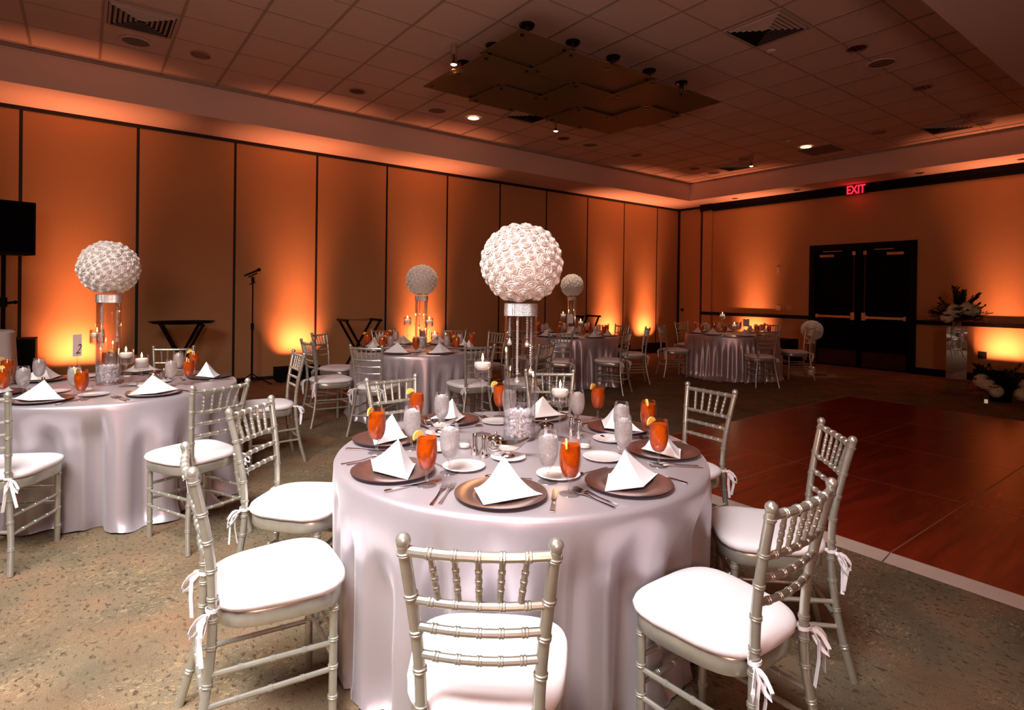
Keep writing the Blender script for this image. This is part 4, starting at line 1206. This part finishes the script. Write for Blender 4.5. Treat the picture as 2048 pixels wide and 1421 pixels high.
for (x, y, lab) in ((-9.277, -4.055, 'hanging spotlight with lit bulb at the left corner of the glass panel fixture'), (-6.781, -2.861, 'hanging spotlight with lit bulb in front of the glass panel fixture'), (-2.439, -3.449, 'hanging spotlight with lit bulb near the far ceiling corner')):
    SF.place((x, y, CZ), 0, lab, 'small hanging spotlights')
for loc, tgt, pw in (((-9.277, -4.055, 3.80), (-9.28, -3.45, 1.5), 170), ((-6.78, -2.86, 3.80), (-6.2, -2.66, 1.3), 260), ((-2.44, -3.45, 3.80), (-3.38, -3.68, 0.8), 60), ((-2.25, -4.366, 4.0), (-1.95, -4.37, 0.8), 60), ((-7.714, -2.03, 4.0), (-9.25, -3.38, 1.5), 300)):
    spot('pin_spot', loc, tgt, pw, (1.0, 0.74, 0.56), 16, 0.9, 0.03)
# square smoked glass panels on bronze stems
fx = thing('glass_panel_light', 'cluster of smoked square glass panels hung from bronze ceiling stems', 'ceiling light', (-8.95, -4.90, CZ))
gp = None
for i in range(5):
    for j in range(3):
        px, py = i * 0.6135, j * 0.59; pz = -0.26 - (0.03 if (i + j) % 2 else 0.0)
        mbp = MB().box(-0.335, 0.335, -0.335, 0.335, -0.005, 0.005)
        if gp is None:
            gp = build('glass_panel', mbp, M['amber'], fx, False); q = gp
            clip = build('clip', MB().cyl(0.018, -0.014, 0.012, 12), M['rosette'], gp)
            clip.location = (-0.26, -0.26, 0)
            for (a, b) in ((0.26, -0.26), (-0.26, 0.26), (0.26, 0.26)):
                c2 = clip.copy(); col.objects.link(c2); c2.parent = gp; c2.location = (a, b, 0)
            can_ = build('ceiling_rosette', MB().lathe([(0.0001, 0.0), (0.078, 0.0), (0.080, -0.006), (0.066, -0.022), (0.026, -0.026), (0.026, -0.115), (0.019, -0.125), (0.0001, -0.125)], 24), M['rosette'], fx)
            c3 = can_
        else:
            q = copy_tree(gp, fx)
            c3 = can_.copy(); col.objects.link(c3); c3.parent = fx
        q.location = (px, py, pz); c3.location = (px, py, 0)
        if i == 0 and j == 0: pass

# ------------------------------------------------------------------ stands along the partition wall
def tray_stand(x, y, lab, w=0.55, h=0.93, tray=False, rz=0.0):
    t = thing('tray_stand', lab, 'tray stand', (x, y, 0), rz, 'black folding tray stands')
    for dy in (-0.17, 0.17):
        for s_ in (-1, 1):
            build('leg', MB().tube([(s_ * w / 2, dy * (1 if s_ > 0 else 0.9), h), (-s_ * w / 2 * 0.9, dy * (1 if s_ > 0 else 0.9), 0.012)], 0.019, 8), M['blackplastic'], t)
    for s_ in (-1, 1):
        build('top_bar', MB().tube([(s_ * w / 2, -0.22, h), (s_ * w / 2, 0.22, h)], 0.019, 8), M['blackplastic'], t)
    for dy in (-0.12, 0.12):
        build('strap', MB().ribbon([(-w / 2, dy, h + 0.012), (0, dy, h + (0.0 if not tray else 0.014)), (w / 2, dy, h + 0.012)], 0.05, 0.0015, side=(0, 1, 0)), M['blackplastic'], t)
    return t
tray_stand(-11.37, -0.55, 'black folding tray stand under the oval tray by the partition wall', 0.46, 0.905, True)
tr = MB(); NA = 40
pr = [(0.0001, 0.0), (0.34, 0.0), (0.395, 0.022), (0.40, 0.022), (0.345, -0.006), (0.0001, -0.006)]
tr.lathe(pr, NA).xf(Matrix.Scale(0.72, 4, (0, 1, 0)))
tag(build('serving_tray', tr, M['blackplastic'], None, loc=(-11.36, -0.55, 0.9345)), 'dark oval serving tray resting on the tray stand behind the left table', 'tray')
tray_stand(-8.88, -0.55, 'empty black folding tray stand between the left and middle back tables', 0.56, 0.93)
tray_stand(-3.88, -0.55, 'empty black folding tray stand behind the far partition table', 0.50, 0.925)
ms = thing('microphone_stand', 'thin black straight microphone stand beside the partition wall', 'microphone stand', (-10.44, -0.35, 0))
for k in range(3):
    a = radians(200 + 120 * k); build('leg', MB().tube([(0, 0, 0.16), (0.10 * cos(a), 0.10 * sin(a), 0.10), (0.30 * cos(a), 0.30 * sin(a), 0.012)], 0.009, 8), M['blackplastic'], ms)
build('lower_pole', MB().cyl(0.014, 0.06, 0.82, 12), M['blackplastic'], ms)
build('clutch', MB().cyl(0.022, 0.80, 0.90, 12), M['blackplastic'], ms)
build('upper_pole', MB().cyl(0.009, 0.90, 1.56, 10), M['blackplastic'], ms)
build('boom_joint', MB().cyl(0.02, 1.50, 1.58, 10).tube([(0.0, 0, 1.55), (0.02, -0.03, 1.50), (-0.05, -0.02, 1.47)], 0.008, 6), M['blackplastic'], ms)
build('clip', MB().tube([(-0.06, 0, 1.575), (0.06, 0, 1.64)], 0.009, 10), M['blackplastic'], ms)
mic = MB().tube([(-0.12, 0, 1.605), (0.06, 0, 1.69)], [0.010, 0.016], 10)
mic.sphere((0.085, 0, 1.702), 0.027, 12, 8)
tag(build('microphone', mic, M['blackplastic'], None, loc=(-10.44, -0.35, -0.012)), 'black handheld microphone in the clip on top of the stand', 'microphone')
# loudspeaker on a tripod pole, left edge
ts = thing('speaker_stand', 'black tripod pole stand under the loudspeaker at the left edge', 'speaker stand', (-13.09, -1.5, 0))
build('pole', MB().cyl(0.019, 0.25, 1.72, 12), M['blackplastic'], ts); build('collar', MB().cyl(0.034, 1.18, 1.28, 12), M['blackplastic'], ts)
build('knob', MB().tube([(0.03, 0, 1.22), (0.085, 0, 1.23)], 0.014, 8).sphere((0.095, 0, 1.23), 0.02, 8, 6), M['blackplastic'], ts)
for k in range(3):
    a = radians(90 + 120 * k); build('leg', MB().tube([(0.02 * cos(a), 0.02 * sin(a), 0.95), (0.45 * cos(a), 0.45 * sin(a), 0.014)], 0.013, 8), M['blackplastic'], ts)
sp = thing('loudspeaker', 'black loudspeaker raised on a tripod pole at the left edge of the photo', 'loudspeaker', (-13.09, -1.5, 1.72), radians(8))
cab = MB().add([(-0.22, -0.16, 0), (0.24, -0.16, 0), (0.17, 0.17, 0), (-0.15, 0.17, 0), (-0.22, -0.16, 0.55), (0.24, -0.16, 0.545), (0.17, 0.17, 0.545), (-0.15, 0.17, 0.55)], [(3, 2, 1, 0), (4, 5, 6, 7), (0, 1, 5, 4), (1, 2, 6, 5), (2, 3, 7, 6), (3, 0, 4, 7)])
build('cabinet', cab, M['blackplastic'], sp, False)
build('grille', MB().box(-0.20, 0.22, -0.172, -0.161, 0.03, 0.52), M['spgrille'], sp, False)
tag(build('equipment_case', MB().box(-0.19, 0.17, -0.2, 0.2, 0, 0.80), M['blackplastic'], None, False, loc=(-13.03, -0.75, 0)), 'black box-shaped equipment case on the floor behind the left table', 'case')
wc = MB(); N_ = 40; vs = []
for z, r in ((0.975, 0.0001), (0.975, 0.27), (0.96, 0.285), (0.5, 0.30), (0.003, 0.33)):
    for i in range(N_):
        a = 2 * pi * i / N_; vs.append(((r + (0.012 * sin(9 * a) if z < 0.9 else 0)) * cos(a), (r + (0.012 * sin(9 * a) if z < 0.9 else 0)) * sin(a), z))
wc.add(vs, [(k * N_ + i, (k + 1) * N_ + i, (k + 1) * N_ + (i + 1) % N_, k * N_ + (i + 1) % N_) for k in range(4) for i in range(N_)])
tag(build('cocktail_table_cloth', wc, M['napkin'], None, True, 40, loc=(-13.23, -2.15, 0)), 'white cloth over a small tall table at the left edge below the loudspeaker', 'tablecloth')
tag(build('black_bin', MB().box(-0.2, 0.2, -0.22, 0.22, 0, 0.52), M['blackplastic'], None, False, loc=(-0.75, -3.22, 0)), 'black square box against the wall behind the table by the doors', 'box')

# ------------------------------------------------------------------ mirrored pedestal and flowers
ped = tag(build('mirrored_pedestal', MB().box(-0.15, 0.15, -0.125, 0.125, 0.0, 0.985), M['mirror'], None, False, loc=(-2.05, -6.575, 0)), 'square mirrored pedestal reflecting the carpet, right of the doors', 'pedestal')
def leaf_mb(L, W):
    mb = MB(); n = 5; vs = []; fs = []
    for i in range(n + 1):
        u = i / n; w = W * sin(pi * (0.08 + 0.92 * u) ** 0.9) ** 0.8 * 0.5 if i < n else 0.0005
        z = 0.02 * L * sin(pi * u); vs += [(-w, u * L, z), (0, u * L, z - 0.1 * w), (w, u * L, z)]
    for i in range(n): fs += [(i * 3, i * 3 + 1, i * 3 + 4, i * 3 + 3), (i * 3 + 1, i * 3 + 2, i * 3 + 5, i * 3 + 4)]
    return mb.add(vs, fs)
def foliage(seed, n_br, spread, up, low=0.0):
    rr = random.Random(seed); mb = MB(); lf = leaf_mb(0.080, 0.034); lf2 = leaf_mb(0.11, 0.06)
    for b in range(n_br):
        a = rr.uniform(0, 6.28); el = rr.uniform(low, 1.0); L = rr.uniform(0.6, 1.0)
        end = Vector((cos(a) * spread * L * (1 - 0.5 * el), sin(a) * spread * L * (1 - 0.5 * el), up * el * L))
        mid_ = end * 0.5 + Vector((0, 0, 0.04))
        pts = [Vector((0, 0, 0)), mid_, end]
        mb.tube(pts, [0.003, 0.0022, 0.001], 5)
        n = 12
        for k in range(3, n + 1):
            u = k / n; p = pts[0].lerp(mid_, u * 2) if u < 0.5 else mid_.lerp(end, u * 2 - 1)
            for s_ in (-1, 1):
                d_ = (end.normalized() + Vector((-sin(a), cos(a), 0)) * s_ * 1.0 + Vector((rr.uniform(-.3, .3), rr.uniform(-.3, .3), rr.uniform(-.2, .5)))).normalized()
                q = d_.to_track_quat('Y', 'Z').to_matrix().to_4x4()
                mb.merge(lf if b % 3 else lf2, Matrix.Translation(p) @ q @ Matrix.Scale(rr.uniform(0.7, 1.15) * (1.15 - 0.5 * u), 4))
    return mb
def hydrangea(seed, R_):
    rr = random.Random(seed); mb = MB()
    mb.sphere((0, 0, 0), R_ * 0.88, 14, 10)
    for v in fib(150):
        p = v * R_ * rr.uniform(0.93, 1.05); q = v.to_track_quat('Z', 'Y').to_matrix().to_4x4() @ Matrix.Rotation(rr.uniform(0, 3), 4, 'Z')
        s_ = R_ * 0.19; pet = MB()
        for k in range(4):
            a = k * pi / 2
            pet.merge(MB().add([(0, 0, 0), (s_ * 0.6, -s_ * 0.45, 0.15 * s_), (s_ * 1.1, 0, 0.3 * s_), (s_ * 0.6, s_ * 0.45, 0.15 * s_)], [(0, 1, 2, 3)]), Matrix.Rotation(a, 4, 'Z'))
        mb.merge(pet, Matrix.Translation(p) @ q)
    return mb
fa = thing('flower_arrangement', 'white hydrangea arrangement with dark ferny leaves on top of the mirrored pedestal', 'flowers', (-2.05, -6.53, 0.986))
build('glass_vase', lathe_obj([(0.0001, 0.0), (0.05, 0.0), (0.055, 0.01), (0.05, 0.06), (0.06, 0.12), (0.058, 0.12), (0.047, 0.06), (0.0001, 0.008)], 28), M['glass'], fa)
g = build('greenery', foliage(4, 60, 0.50, 0.42, -0.10), M['leaf'], fa, False); g.location = (0, 0, 0.06); g['kind'] = 'stuff'
g = build('fern_spray', foliage(14, 14, 0.16, 0.60, 0.75), M['leaf'], fa, False); g.location = (0.02, -0.02, 0.06)
for k, (x, y, z, r) in enumerate(((-0.17, -0.02, 0.23, 0.095), (-0.07, -0.12, 0.26, 0.10), (0.03, -0.19, 0.24, 0.09), (-0.20, 0.06, 0.14, 0.08))):
    build('hydrangea_head', hydrangea(k, r), M['hydrangea'], fa, False).location = (x, y, z)
fb = thing('flower_arrangement', 'white hydrangea arrangement with dark leaves on the floor right of the pedestal', 'flowers', (-2.35, -7.12, 0.0))
build('container', MB().cyl(0.12, 0.001, 0.10, 24), M['blackplastic'], fb)
g = build('greenery', foliage(8, 80, 0.50, 0.46, 0.0), M['leaf'], fb, False); g.location = (0, 0, 0.08); g['kind'] = 'stuff'
for k, (x, y, z, r) in enumerate(((-0.20, 0.10, 0.23, 0.085), (-0.17, 0.17, 0.27, 0.09), (-0.22, 0.0, 0.16, 0.08), (-0.07, -0.30, 0.24, 0.10), (-0.10, -0.24, 0.14, 0.08))):
    build('hydrangea_head', hydrangea(k + 9, r), M['hydrangea'], fb, False).location = (x, y, z)
tag(build('tea_light', MB().cyl(0.02, 0.0005, 0.05, 16), M['candle'], None, loc=(-2.72, -7.05, 0)), 'tiny white candle on the floor in front of the floor flowers', 'candle')

settle()
